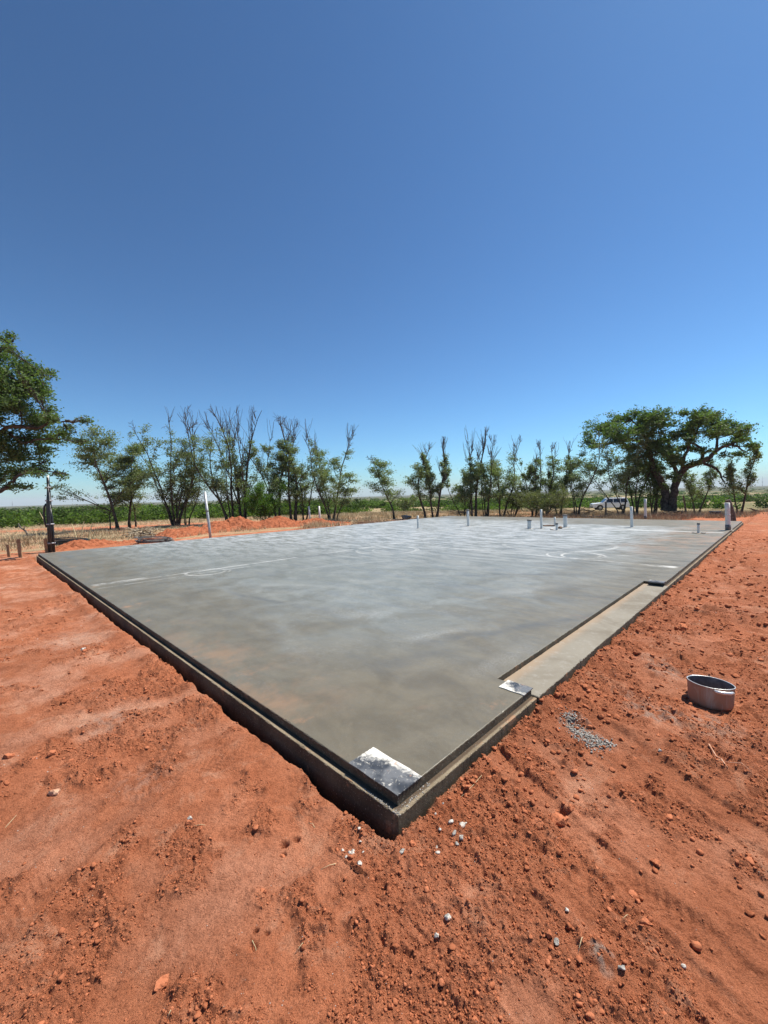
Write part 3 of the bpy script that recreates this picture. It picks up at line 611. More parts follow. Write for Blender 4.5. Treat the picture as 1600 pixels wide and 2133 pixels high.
# spilled cement rubble between the slab and the pot
def rubble():
    pts = []; sz = []
    path = [(1178, 1485), (1195, 1510), (1215, 1530), (1240, 1548), (1270, 1550)]
    for k in range(900):
        i = rg2.integers(0, len(path) - 1); t = rg2.uniform(); px = path[i][0] * (1 - t) + path[i + 1][0] * t; py = path[i][1] * (1 - t) + path[i + 1][1] * t
        p = on_level(px + rg2.normal(0, 9), py + rg2.normal(0, 8), -0.14); pts.append((p.x, p.y, gz(p.x, p.y) + abs(rg2.normal(0, 0.004)))); sz.append(0.0025 + 0.009 * rg2.uniform() ** 2.5)
    o = scatter('cement_rubble', M['cement'], np.array(pts), np.array(sz), ICO2, rg2)
    tag(o, 'drift of grey cement crumbs spilled on the soil between slab and pot', 'rubble')
rubble()
#print('T rocks', time.time() - _T0)
# ------------------------------------------------------------------ the slab
slab = thing('concrete_slab', (ORI[0], ORI[1], 0), 'large freshly poured grey house slab with a stepped brick ledge', 'slab', rz=SLAB_ROT)
def rough_prism(poly, z0, z1, seg, seed, amp=0.004, levels=5, bev=0.008, zamp=0.0):
    """closed polygon footprint (ccw) extruded, its edges chipped and slightly uneven; fine steps only along the near sides"""
    P = []
    n = len(poly)
    for i in range(n):
        a = np.array(poly[i], float); b_ = np.array(poly[(i + 1) % n], float); L_ = np.linalg.norm(b_ - a)
        d = 0.0; ts = [0]
        while d < L_:
            q = a + (b_ - a) * d / L_; dist = np.hypot(*q); d += seg * max(1.0, dist / 2.5); ts.append(min(d, L_) / L_)
        for t in ts[:-1]: P.append(a + (b_ - a) * t)
    P = np.array(P); m_ = len(P)
    T = np.roll(P, -1, 0) - np.roll(P, 1, 0); T /= np.linalg.norm(T, axis=1)[:, None] + 1e-9; Nn = np.stack([T[:, 1], -T[:, 0]], 1)
    h_ = z1 - z0; zs = [z0] + [z0 + h_ * (1 - q) for q in np.linspace(.7, .12 + bev / h_, levels - 1)] + [z1 - bev] + [z1 - bev * 0.25, z1]
    inset = [0] * (levels + 1) + [bev * 0.45, bev]
    V = []
    for k, (z, ins) in enumerate(zip(zs, inset)):
        w = amp * 0.35 * fbm(P[:, 0] + 3.1 * z * 8, P[:, 1] - z * 30, 22, 3, seed) * 2.2 + amp * 0.6 * gnoise(P[:, 0] * 3, P[:, 1] * 3 + k * .2, seed + 3)
        ch = np.maximum(0, fbm(P[:, 0], P[:, 1], 14, 3, seed + 9) - 0.22) * 0.03 if k >= levels else 0
        off = w - ins - (ch * (0.6 if k == levels else 1)); zz = z - ((ch * .5) if k == levels + 1 else 0)
        V.append(np.column_stack([P + Nn * off[:, None], np.full(m_, 0) + zz]))
    V = np.vstack(V); F = []
    nl = len(V) // m_
    for k in range(nl - 1):
        for i in range(m_):
            j = (i + 1) % m_; F.append((k * m_ + i, k * m_ + j, (k + 1) * m_ + j, (k + 1) * m_ + i))
    top = V[(nl - 1) * m_:]
    res = delaunay_2d_cdt([Vector((float(p[0]), float(p[1]))) for p in top], [], [list(range(m_))], 1, 1e-6)
    back = [o[0] if o else None for o in res[3]]; extra = {}
    V = list(map(tuple, V))
    for f in res[2]:
        ids = []
        for q in f:
            if back[q] is None:
                if q not in extra: extra[q] = len(V); V.append((res[0][q].x, res[0][q].y, z1))
                ids.append(extra[q])
            else: ids.append((nl - 1) * m_ + back[q])
        if len(set(ids)) >= 3: F.append(tuple(ids))
    return V, F
# ledge / footing body (kept under the porch)
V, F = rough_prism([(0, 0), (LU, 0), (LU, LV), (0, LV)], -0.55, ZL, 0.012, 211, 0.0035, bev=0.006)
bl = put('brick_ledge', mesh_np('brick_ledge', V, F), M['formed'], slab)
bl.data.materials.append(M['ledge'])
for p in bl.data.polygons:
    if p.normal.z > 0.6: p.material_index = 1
# floor body with the porch notch
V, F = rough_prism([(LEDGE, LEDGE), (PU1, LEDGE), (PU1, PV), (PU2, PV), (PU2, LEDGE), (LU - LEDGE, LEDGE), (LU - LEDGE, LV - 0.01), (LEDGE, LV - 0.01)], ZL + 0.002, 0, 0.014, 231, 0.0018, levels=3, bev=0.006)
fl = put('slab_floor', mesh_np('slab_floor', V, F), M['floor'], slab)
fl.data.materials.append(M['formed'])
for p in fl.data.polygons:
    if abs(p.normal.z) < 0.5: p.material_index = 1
V, F = rough_prism([(PU1 + 0.003, -0.012), (PU2 - 0.003, -0.008), (PU2 - 0.003, PV - 0.003), (PU1 + 0.003, PV - 0.003)], -0.35, -0.046, 0.014, 251, 0.003, levels=4, bev=0.008)
po = put('porch_step', mesh_np('porch_step', V, F), M['porch'], slab)
po.data.materials.append(M['formed'])
for p in po.data.polygons:
    if abs(p.normal.z) < 0.5: p.material_index = 1
# form-board joints: low ribs of concrete squeezed between the boards on both outer faces
def joint(u, v, side):
    mb = MB()
    if side == 'r': mb.box(u, u + 0.006, -0.006 + v, v + 0.01, -0.24, -0.062)
    else: mb.box(-0.006, 0.01, v, v + 0.006, -0.24, -0.062)
    mb.build('form_joint', M['formed'], slab)
for u in (2.9 + 4.6, 13.2): joint(u, 0, 'r')
for v in (3.6, 8.3): joint(0, v, 'l')
# concrete rim crumbs left on the ledge
def ledge_crumbs():
    pts = []; sz = []
    for k in range(420):
        d = 6.0 * rg2.uniform() ** 1.8; w = rg2.uniform(0.008, 0.046)
        if k % 2: u, v = d, w
        else: u, v = w, d
        if k % 2 and PU1 < u < PU2: continue
        if not k % 2 and u > 0.022: continue
        x, y = uv_to_xy(u, v); pts.append((x, y, ZL)); sz.append(0.0012 + 0.0035 * rg2.uniform() ** 2.5)
    for k in range(160):
        d = rg2.uniform(0.0, 0.30); w = rg2.uniform(0.006, 0.045)
        u, v = (w * .45, d) if rg2.uniform() < .6 else (d, w)
        x, y = uv_to_xy(u, v); pts.append((x, y, ZL)); sz.append(rg2.uniform(0.002, 0.007))
    o = scatter('ledge_crumbs', M['cement'], np.array(pts), np.array(sz), ICO1, rg2); tag(o, 'mortar crumbs and grit lying along the low ledge of the slab', 'mortar crumbs')
ledge_crumbs()
# plates lying on the slab corners
def plate(cu, cv, lu, lv, z, th, rot, label, bright):
    o = thing('corner_plate', (*uv_to_xy(cu, cv), z), label, 'plate', 'cement-splashed plates on the slab corners', SLAB_ROT + rot)
    n = 26; V = []; F = []; att = []
    r_ = np.random.default_rng(int(cu * 100 + 5))
    for s_, zz in ((1, th), (0, 0)):
        for i in range(n):
            for j in range(n):
                a = i / (n - 1) - .5; b_ = j / (n - 1) - .5; e = max(abs(a), abs(b_))
                jit = 0.002 * math.sin(i * 1.7 + j * .4) if e > .49 else 0
                V.append((a * lu + jit, b_ * lv + jit, zz + (0.0006 * math.sin(i * 1.3) * math.cos(j * 1.1) if s_ else 0)))
                att.append(max(0, bright[0] * (a + .5) ** 2 + bright[1] * (b_ + .5) ** 2 + bright[2] * (.5 - a) ** 2))
    for s_ in (0, 1):
        for i in range(n - 1):
            for j in range(n - 1):
                q = (s_ * n * n + i * n + j, s_ * n * n + (i + 1) * n + j, s_ * n * n + (i + 1) * n + j + 1, s_ * n * n + i * n + j + 1); F.append(q if s_ == 0 else q[::-1])
    rim_ = [(i, 0) for i in range(n)] + [(n - 1, j) for j in range(1, n)] + [(i, n - 1) for i in range(n - 2, -1, -1)] + [(0, j) for j in range(n - 2, 0, -1)]
    for k in range(len(rim_)):
        a = rim_[k]; b_ = rim_[(k + 1) % len(rim_)]; F.append((a[0] * n + a[1], n * n + a[0] * n + a[1], n * n + b_[0] * n + b_[1], b_[0] * n + b_[1]))
    me = mesh_np('sheet', V, F); at = me.color_attributes.new('rim', 'FLOAT_COLOR', 'POINT')
    at.data.foreach_set('color', np.array([[a, a, a, 1] for a in att], np.float32).ravel())
    put('sheet', me, M['plate'], o)
    mb = MB(); r2 = np.random.default_rng(int(cv * 77 + 9))
    o2 = []
    pts = np.column_stack([r2.uniform(-lu * .45, lu * .45, 40), r2.uniform(-lv * .45, lv * .45, 40), np.full(40, th + 0.0002)])
    q = scatter('dried_cement', M['stone'], pts, 0.0012 + 0.003 * r2.uniform(0, 1, 40) ** 3, ICO1, r2); q.parent = o
    return o
plate(0.048 + .105, 0.048 + .205, 0.212, 0.412, 0.0015, 0.003, 0, 'largest dark plate half covered in white dried cement on the nearest slab corner', (0.75, 0.45, 0))
plate(1.635, 0.155, 0.165, 0.225, 0.0015, 0.006, 0.0, 'small black and white splashed plate at the near end of the porch step', (0.25, 0.55, 0.75))
plate(6.865, 0.155, 0.17, 0.23, 0.002, 0.022, 0.03, 'thick dark block plate at the far end of the porch step', (0.3, 0.4, 0))
# little bent nail on the porch step
mb = MB(); mb.tube([(0, 0, .004), (.03, .006, .005), (.036, .018, .005), (.012, .022, .004)], 0.0035, 6)
x_, y_ = uv_to_xy(2.62, 0.07); p = on_level(1208, 1377, -0.046)
tag(mb.build('bent_wire', M['black'], loc=(p.x, p.y, -0.046)), 'little bent black wire lying on the porch step', 'wire')

# ------------------------------------------------------------------ pipes standing out of the slab
def pipe(px, py, pytop, wpx, label, name='pipe_stub', cap=None, sleeve=None, lean=(0, 0), mat='pvc', z=0.0, group='white plumbing pipes standing out of the slab', bandat=None, k=14, puddle=True):
    p = on_level(px, py, z); sc = FOC / p.y; h = (py - pytop) / sc; r = wpx / sc / 2
    o = thing(name, p, label, 'pipe', group)
    d = np.array([lean[0], lean[1], 1.0])
    mb = MB(); hb = h - (cap or 0) * h
    mb.tube([(0, 0, -0.05)] + [tuple(d * t) for t in np.linspace(0, hb, 5)], r, k); mb.build('tube', M[mat], o, True)
    if cap:
        mb = MB(); a, b_ = d * hb, d * h; mb.tube([a - d * 0.01, b_ - d * .01, b_], [r * 1.18, r * 1.18, r * 1.0], k); mb.build('cap', M['cap'], o, True)
    for t in bandat or ():
        mb = MB(); mb.tube([tuple(d * (t * h - .02)), tuple(d * (t * h + .02))], r * 1.12, k); mb.build('coupling', M[mat], o, True)
    if sleeve:
        mb = MB(); mb.tube([(0, 0, 0), tuple(d * sleeve * h)], r * 1.12, k); mb.build('sleeve', M['cap'], o, True)
    if puddle:
        mb = MB(); pts = []
        r_ = random.Random(px); n = 18
        V = [(0, 0, 0.006)] + [((r * 1.9 + r_.uniform(0, r * .7)) * math.cos(6.283 * i / n), (r * 1.9 + r_.uniform(0, r * .7)) * math.sin(6.283 * i / n), 0.0015) for i in range(n)]
        mb.V = V; mb.F = [(0, 1 + i, 1 + (i + 1) % n) for i in range(n)]; mb.build('mortar_collar', M['cement'], o)
    return o
pipe(871, 1101, 1074, 4.2, 'short thin white pipe with a grey band, leftmost on the slab', bandat=(0.55,))
pipe(976, 1096, 1061, 5.2, 'white pipe with a dark cap standing alone at mid slab', cap=0.07, lean=(-.03, 0))
pipe(1103, 1101, 1082, 8.2, 'short fat white pipe left of the cluster of pipes', cap=0.10)
pipe(1128, 1101, 1061, 4.6, 'tall thin white pipe between the two fat stubs', lean=(-.01, 0))
pipe(1156, 1096, 1077, 3.8, 'thin pipe rising behind the small capped stub')
pipe(1160, 1104, 1089, 4.6, 'smallest capped stub with lumps of mortar round its foot', cap=0.2)
pipe(1178, 1098, 1072, 8.0, 'taller fat white pipe at the right of the cluster', cap=0.09, lean=(-.03, 0))
pipe(1316.5, 1098, 1055, 5.4, 'tall white pipe in front of the big tree trunk', lean=(-.03, 0))
pipe(1344.5, 1081, 1039, 5.0, 'tall white pipe with a dark foot beyond the back edge of the slab', sleeve=0.16, z=-.05, puddle=False)
pipe(1455, 1110, 1089, 4.6, 'short capped pipe in a pile of mortar near the right edge', cap=0.14)
pipe(1517, 1104, 1047, 8.8, 'thickest white pipe with a dark foot at the right corner', sleeve=0.2, lean=(-.04, 0), bandat=(0.55,))
# mortar lumps and scraps by the pipes
boulder('mortar_lump', 1150, 1104, 0.10, M['stone'], 'pale lump of mortar left of the smallest stub', 'mortar lump', squash=.45, z=0).location.z = 0.02
boulder('mortar_lump', 1168, 1101, 0.11, M['oldwood'], 'tan lump right of the smallest stub', 'mortar lump', squash=.7, z=0).location.z = 0.04
boulder('mortar_lump', 1446, 1111, 0.09, M['cement'], 'dark lump left of the short capped pipe near the right edge', 'mortar lump', squash=.3, z=0).location.z = 0.02
boulder('mortar_lump', 1466, 1111, 0.10, M['cement'], 'dark lump right of the short capped pipe near the right edge', 'mortar lump', squash=.25, z=0).location.z = 0.02
p = on_level(1145, 1096, 0); mb = MB(); mb.box(-.28, .28, -.12, .12, 0.001, 0.055)
o = mb.build('plank_offcut', M['oldwood'], loc=p, bevel=0.008); o.rotation_euler = (0, 0, .1); tag(o, 'weathered brown board offcut lying flat behind the small stub', 'board')

# ------------------------------------------------------------------ poles, stakes and coils on the left
def black_pole():
    p = on_level(109, 1148, -0.12); z = gz(p.x, p.y); o = thing('pipe_bundle', (p.x, p.y, z), 'tall post wrapped in black poly pipes with silver tape and a white tip', 'pole')
    mb = MB(); mb.tube([(0, 0, -.2), (0, 0, 2.95)], 0.03, 10); mb.build('post', M['pvc'], o, True)
    for (dx, dy, h, r) in ((-.07, -.03, 2.35, .042), (.03, -.07, 2.62, .045), (-.02, .05, 2.80, .045), (-.11, .01, 1.9, .04), (.07, 0, 1.7, .04)):
        mb = MB(); mb.tube([(dx, dy, -.1), (dx * 1.05, dy, h * .4), (dx * .9, dy, h * .75), (dx * .35, dy * .4, h)], [r, r, r, r * .7], 8); mb.build('black_pipe', M['black'], o, True)
    mb = MB(); mb.tube([(-.01, 0, 2.3), (0, 0, 2.86)], .05, 10); mb.build('black_sleeve', M['black'], o, True)
    for h, r in ((.32, .125), (1.05, .125), (1.95, .115), (2.45, .085)):
        mb = MB(); mb.tube([(-.015, 0, h), (-.015, 0, h + .05)], r, 14); mb.build('tape_band', M['tape'], o, True)
    mb = MB(); pts = [(-.16, .0, .95), (-.22, -.01, 1.2), (-.24, 0, 1.5), (-.2, 0, 1.75), (-.13, 0, 1.85)]; mb.tube(pts, .035, 8); mb.build('bulging_pipe', M['black'], o, True)
black_pole()
def stake(px, py, pytop, wpx, label, lean):
    p = on_level(px, py, -0.15); z = gz(p.x, p.y); sc = FOC / p.y; h = (py - pytop) / sc; w = wpx / sc / 2
    mb = MB(); mb.box(-w, w, -w * .5, w * .5, -.1, h); o = mb.build('wooden_stake', M['wood'], loc=(p.x, p.y, z), bevel=0.004)
    o.rotation_euler = (0, lean, .3); tag(o, label, 'stake', 'wooden survey stakes left of the slab')
stake(19, 1160, 1134, 5, 'shortest brown stake, nearest the left border', -.05)
stake(43, 1161, 1122, 6, 'tallest brown stake, second from the left border', -.06)
stake(98, 1150, 1121, 5.5, 'pinkish stake leaning beside the black pipe bundle', -.07)
def galv():
    p = on_level(439, 1120, -0.12); z = gz(p.x, p.y); sc = FOC / p.y
    o = thing('steel_pole', (p.x, p.y, z), 'tall leaning galvanised pole at the far left slab edge', 'pole')
    mb = MB(); mb.tube([(0, 0, -.2), (-.05, 0, .6), (-.19, 0, 98 / sc)], 0.062, 12); mb.build('shaft', M['galv'], o, True)
    mb = MB(); mb.tube([(-.115, 0, 1.3), (-.12, 0, 1.36)], 0.075, 12); mb.build('clamp_band', M['cap'], o, True)
galv()
for px, lab in ((645.5, 'left of the two short white pipes behind the soil mound'), (666.5, 'right of the two short white pipes behind the soil mound')):
    p = at_depth(px, 1090, 29.5 if px > 650 else 30.5); z = gz(p.x, p.y)
    o = thing('white_post', (p.x, p.y, z), lab, 'pipe', 'short white pipes behind the mound'); mb = MB(); mb.tube([(0, 0, -.1), (0, 0, .6), (-.03, 0, 1.25)], 0.072, 10); mb.build('tube', M['pvc'], o, True)
def coil(px, py, z, r, turns, label, mat, seed, h=.28, squash=.5):
    p = on_level(px, py, z); rr = random.Random(seed); pts = []
    n = int(turns * 22)
    for i in range(n):
        a = i / 22 * 6.283; q = r * (1 + .13 * math.sin(i * .37 + seed)) + rr.uniform(-.02, .02)
        pts.append((q * math.cos(a) + .05 * math.sin(i * .11), q * squash * math.sin(a), .04 + h * (i / n) * (.6 + .4 * math.sin(a * .5)) + rr.uniform(0, .012)))
    mb = MB(); mb.tube(pts, .024, 6); o = mb.build('pipe_coil', M[mat], loc=(p.x, p.y, gz(p.x, p.y)), smooth=True); tag(o, label, 'pipe coil')
coil(145, 1133, -.12, .78, 9, 'flat coil of black poly pipe behind the taped black post', 'black', 3)
coil(322, 1129, -.12, .75, 7, 'tangled heap of dark hose beside the twig pile at the slab edge', 'cap', 5, h=.26)
def sticks(px, py, z, n, L_, label, name, seed, mat='stick', spread=.9):
    p = on_level(px, py, z); g = gz(p.x, p.y); rr = random.Random(seed)
    o = thing(name, (p.x, p.y, g), label, 'brush pile')
    for i in range(n):
        a = rr.uniform(0, 6.283); l = L_ * rr.uniform(.4, 1); c = np.array([rr.gauss(0, spread * .45), rr.gauss(0, spread * .3), rr.uniform(.05, .40)])
        d = np.array([math.cos(a), math.sin(a) * .6, rr.uniform(-.05, .40)]); q = [c + d * l * t + np.array([rr.gauss(0, .03), rr.gauss(0, .03), abs(rr.gauss(0, .03))]) for t in (-.5, -.2, .1, .35, .5)]
        for k in q: k[2] = max(k[2], 0.02)
        mb = MB(); r0 = rr.uniform(.016, .036); mb.tube(q, [r0, r0, r0 * .8, r0 * .6, r0 * .3], 4); mb.build('twig', M[mat], o)
sticks(298, 1118, -.15, 60, 1.3, 'pile of bleached twigs on red soil at the far left slab edge', 'twig_pile', 4)
sticks(965, 1073, -.2, 26, 2.2, 'dark fallen branches at the foot of the leaning middle trees', 'fallen_branches', 14, 'bark', 1.3)
sticks(1225, 1066, -.25, 24, 2.4, 'dark fallen limbs below the twisted tree left of the white car', 'fallen_branches', 15, 'bark', 1.4)
sticks(1395, 1071, -.2, 18, 1.6, 'dark broken branches round the foot of the big tree', 'fallen_branches', 16, 'bark', 1.2)
sticks(1570, 1063, -.3, 12, 1.3, 'small dead bush of dark twigs in the straw at far right', 'dead_bush', 17, 'bark', .4)

# long straw stems rising by the coil
for i, (x0, y0, x1, y1, lab) in enumerate(((160, 1115, 149, 1091, 'leftmost pale dry stalk, leaning left by the black coil'), (168, 1118, 175, 1086, 'upright pale dry stalk behind the black coil'), (183, 1122, 193, 1089, 'thick pale dry stalk rising from the small mound'), (190, 1122, 204, 1098, 'thinnest pale dry stalk right of the others'), (97, 1090, 82, 1066, 'pale stalk leaning left behind the black post'))):
    a = on_level(x0, y0 + 6, -.15); b_ = at_depth(x1, y1, a.y); g = gz(a.x, a.y); mb = MB(); mb.tube([(0, 0, -.02), ((b_.x - a.x) * .45, 0, (b_.z - g) * .55), (b_.x - a.x, 0, b_.z - g)], [.032, .024, .014], 5)
    tag(mb.build('dry_stalk', M['straw_stem'], loc=(a.x, a.y, g)), lab, 'dry stalk')
# dead sapling on the left
def snag(name, px, py, z, segs, label, mat='deadwood', r=.05, cat='dead branch'):
    p = on_level(px, py, z); g = gz(p.x, p.y); sc = FOC / p.y; o = thing(name, (p.x, p.y, g), label, cat)
    for k, path in enumerate(segs):
        pts = [((x - px) / sc, (i % 2) * .05, (py - y) / sc - (.05 if i == 0 and k == 0 else 0)) for i, (x, y) in enumerate(path)]; mb = MB(); n = len(pts)
        rr = r * (1 if k == 0 else .6); mb.tube(pts, [rr * (1 - .65 * i / (n - 1)) for i in range(n)], 6); mb.build('trunk' if k == 0 else 'branch', M[mat], o, True)
snag('dead_sapling', 59, 1117, -.15, [[(59, 1117), (53, 1104), (44, 1096), (38, 1087)], [(50, 1101), (52, 1093)], [(44, 1096), (37, 1093)]], 'bare dead sapling leaning left by the left border', r=.06)

# old posts, scraps and boards at the edges of the slab
p = on_level(1529, 1083, -.15); g = gz(p.x, p.y); mb = MB(); mb.tube([(0, 0, -.2), (-.1, 0, .6), (-.26, .02, 1.15), (-.31, .03, 1.36)], [.15, .145, .14, .11], 9)
o = mb.build('old_fence_post', M['post'], loc=(p.x, p.y, g)); tag(o, 'thick leaning weathered post behind the thickest white pipe', 'post')
p = on_level(1262, 1070, -.3); g = gz(p.x, p.y); mb = MB(); mb.tube([(0, 0, -.2), (.02, 0, 1.1)], [.07, .065], 7)
tag(mb.build('old_fence_post', M['post'], loc=(p.x, p.y, g)), 'thin dark upright post standing before the white car', 'post')
p = on_level(1430, 1062, -.3); g = gz(p.x, p.y); mb = MB(); mb.tube([(0, 0, -.2), (-.12, 0, .8), (-.28, 0, 1.6)], [.08, .075, .06], 7)
tag(mb.build('old_fence_post', M['post'], loc=(p.x, p.y, g)), 'leaning grey post just right of the big tree trunk', 'post')
def board(a, b_, w, th, label, dz=0):
    p = on_level(*a, -.15); q = on_level(*b_, -.15); c = (p + q) / 2; L_ = (q - p).length; mb = MB(); mb.box(-L_ / 2, L_ / 2, -w / 2, w / 2, 0, th)
    zz = max(gz(p.x, p.y), gz(q.x, q.y), gz(c.x, c.y)); o = mb.build('form_board', M['oldwood'], loc=(c.x, c.y, zz + dz), bevel=.005); o.rotation_euler = (0, 0, math.atan2(q.y - p.y, q.x - p.x)); tag(o, label, 'board', 'old form boards beyond the slab')
board((733, 1092), (775, 1089), .2, .06, 'short brown board at the left end of the boards behind the slab')
board((745, 1089), (838, 1085), .2, .12, 'long dark timber lying along the back edge of the slab')
board((742, 1086), (800, 1083.5), .14, .05, 'thin board lying behind the long dark timber')
boulder('tarp_bundle', 845, 1081.5, .42, M['cap'], 'crumpled dark tarp bundle behind the slab at mid frame', 'tarp', squash=.75, z=-.2, rough=.3)
p = on_level(1490, 1069, -.3); g = gz(p.x, p.y)
o = thing('feed_tub', (p.x, p.y, g), 'dark tub lying in the dry grass at right', 'tub', rz=.4); mb = MB(); mb.tube([(0, 0, 0), (0, 0, .3)], [.22, .34], 12); mb.build('bowl', M['black'], o, True); mb = MB(); mb.tube([(0, 0, .28), (0, 0, .33)], .36, 12); mb.build('rim', M['cap'], o, True)

# the bent stick at the right
p = on_level(1500, 1590, -.14)
def gstick(name, pts, r, label, cat='stick', mat='stick', parts=None):
    w = [on_level(*q, -.14) for q in pts]; o0 = w[0]
    P3 = [(q.x - o0.x, q.y - o0.y, gz(q.x, q.y) + r * 1.2 + (0.006 if 0 < i < len(w) - 1 else 0)) for i, q in enumerate(w)]
    if parts is None:
        mb = MB(); n = len(P3); mb.tube(P3, [r * (1 - .5 * i / (n - 1)) for i in range(n)], 6); tag(mb.build(name, M[mat], loc=(o0.x, o0.y, 0), smooth=True), label, cat)
gstick('bent_stick', [(1477, 1554), (1492, 1575), (1503, 1590), (1510, 1604), (1516, 1610)], .0055, 'reddish bent twig on the soil below the pot', mat='pinkstone')
gstick('curved_twig', [(1503, 1587), (1520, 1592), (1545, 1606), (1566, 1618)], .0035, 'long curved twig branching right from the bent one', mat='pinkstone')
gstick('curved_twig', [(1503, 1588), (1494, 1590), (1493, 1602)], .0035, 'short hooked pale twig at the fork below the pot')
gstick('straw_piece', [(960, 1660), (985, 1638), (1004, 1622)], .0016, 'long straw on the soil by the right face of the slab', 'straw', 'straw_stem')
for i, (a, b_, lab) in enumerate((((405, 1745 - 30), (428, 1712), 'straw beside the rounded cream pebble'), ((1204, 1985), (1214, 1958), 'bent straw in the right foreground near the grey stone'), ((525, 1945), (533, 1970), 'thin straw over the holes in the left foreground'), ((614, 1983), (640, 1960), 'longest straw in the lower left foreground'), ((348, 2113), (358, 2103), 'tiny bright straw at the bottom edge'), ((10, 1714), (34, 1688), 'pale straw by the left border'), ((1297, 1905), (1308, 1898), 'short straw on the churned soil at lower right'), ((700, 1790), (668, 1800), 'straw under the white litter left of the corner'), ((655, 1705), (640, 1695), 'short straw near the lip of the trench'))):
    m_ = ((a[0] + b_[0]) / 2 + 3, (a[1] + b_[1]) / 2 - 2); gstick('straw_piece', [a, m_, b_], .0014, lab, 'straw', 'straw_stem')

# ------------------------------------------------------------------ the pot
def pot():
    p = on_level(1480, 1458, -.15); g = gz(p.x, p.y); sc = FOC / p.y
    o = thing('cooking_pot', (p.x, p.y, g - .012), 'large dented aluminium stock pot with rusty sides tipped in the soil', 'pot'); o.rotation_euler = (math.radians(-3), math.radians(5), .35)
    n = 56; R = 0.160; Hh = 0.178
    def ring(r, z, k=0): return [(r * (1 + .03 * math.cos(2 * t + .6)) * math.cos(t), r * (1 - .03 * math.cos(2 * t + .6)) * math.sin(t), z + .003 * math.sin(3 * t)) for t in [2 * math.pi * i / n for i in range(n)]]
    def lathe(prof, name, mat):
        V = []; F = []
        for (r, z) in prof: V += ring(r, z)
        for k in range(len(prof) - 1):
            for i in range(n): j = (i + 1) % n; F.append((k * n + i, k * n + j, (k + 1) * n + j, (k + 1) * n + i))
        return V, F, name, mat
    V, F, nm, mt = lathe([(.02, 0), (R * .86, 0), (R * .93, .008), (R * .96, .03), (R * .98, .09), (R, Hh - .01), (R, Hh)], 'outer_wall', 'pot_out'); F.append(tuple(range(n))[::-1]); put(nm, mesh_np(nm, V, F, True), M[mt], o)
    V, F, nm, mt = lathe([(R - .004, Hh - .001), (R * .975, .09), (R * .95, .03), (R * .86, .008), (.02, .008)], 'inner_wall', 'pot_in'); F.append(tuple((4 * n + i) for i in range(n))); put(nm, mesh_np(nm, V, F, True), M[mt], o)
    V, F, nm, mt = lathe([(R - .003, Hh - .002), (R - .002, Hh + .002), (R + .003, Hh + .002), (R + .004, Hh - .002), (R, Hh - .003)], 'rolled_rim', 'alu'); put(nm, mesh_np(nm, V, F, True), M[mt], o)
    for a in (-1.72 - .35, -1.72 - .35 + math.pi):
        mb = MB(); pts = []
        for t, d in ((-.36, .004), (-.32, .028), (-.15, .036), (0, .037), (.15, .036), (.32, .028), (.36, .004)): pts.append(((R + d) * math.cos(a + t), (R + d) * math.sin(a + t), Hh - .018))
        mb.tube(pts, [.009, .012, .0125, .0125, .0125, .012, .009], 8); mb.build('handle', M['alu'], o, True)
pot()

# ------------------------------------------------------------------ mounds of loose soil
def mound(name, pts, label, seed, amp=.1):
    """pts: (px, py_base, height_m, half_depth) along the ridge"""
    W_ = [(on_level(px, py, -.15), h, d) for px, py, h, d in pts]; o0 = W_[0][0]
    n = 260; k = 60; V = []; rr = np.random.default_rng(seed)
    ss = np.linspace(0, len(W_) - 1, n)
    C = np.array([[w[0].x, w[0].y, w[1], w[2]] for w in W_]); idx = np.arange(len(W_))
    cx = np.interp(ss, idx, C[:, 0]); cy = np.interp(ss, idx, C[:, 1]); hh = np.interp(ss, idx, C[:, 2]); dd = np.interp(ss, idx, C[:, 3])
    tx = np.gradient(cx); ty = np.gradient(cy); l = np.hypot(tx, ty); nx, ny = -ty / l, tx / l
    t = np.linspace(-1, 1, k)
    Xg = cx[:, None] + nx[:, None] * t[None] * dd[:, None]; Yg = cy[:, None] + ny[:, None] * t[None] * dd[:, None]
    prof = np.clip(1 - np.abs(t) ** 1.6, 0, 1) ** 0.9
    g = soil_height(Xg.ravel(), Yg.ravel()).reshape(Xg.shape)
    rough = fbm(Xg, Yg, 2.2, 5, seed, .6) * 2.2 * amp + np.maximum(0, .6 - worley(Xg, Yg, 4.5, seed + 3)) * amp * 1.1
    lobes = 0.75 + .9 * fbm(Xg, Yg, .45, 2, seed + 8)
    Z = g - .04 + prof[None] * hh[:, None] * 0.8 * lobes + rough * np.clip(prof[None] * 3, 0, 1) * np.clip(hh[:, None] * 6, 0, 1)
    V = np.stack([Xg - o0.x, Yg - o0.y, Z], 2).reshape(-1, 3)
    i = np.arange(n - 1)[:, None] * k; j = np.arange(k - 1)[None]; F = np.stack([i + j, i + j + 1, i + k + j + 1, i + k + j], 2).reshape(-1, 4)
    o = put(name, mesh_np(name, V, F, False), M['mound'], loc=(o0.x, o0.y, 0)); tag(o, label, 'dirt mound')
mound('dirt_mound', [(330, 1122, 0, .8), (365, 1115, .55, 1.1), (400, 1108, .72, 1.3), (432, 1106, .45, 1.2), (470, 1101, .85, 1.5), (500, 1099, .95, 1.6), (540, 1096.5, .7, 1.5), (580, 1094.5, .85, 1.6), (615, 1093, .95, 1.6), (650, 1091, .7, 1.4), (690, 1089, .35, 1.2), (735, 1086, 0, .8)], 'long ridge of loose red soil piled behind the slab at left', 401)
mound('dirt_mound', [(110, 1150, 0, .5), (140, 1143, .22, .8), (180, 1137, .42, .95), (205, 1134, .36, .9), (250, 1130, .18, .8), (320, 1123, .12, .7), (350, 1119, 0, .5)], 'low mound of loose red soil beside the black coil', 402, amp=.07)
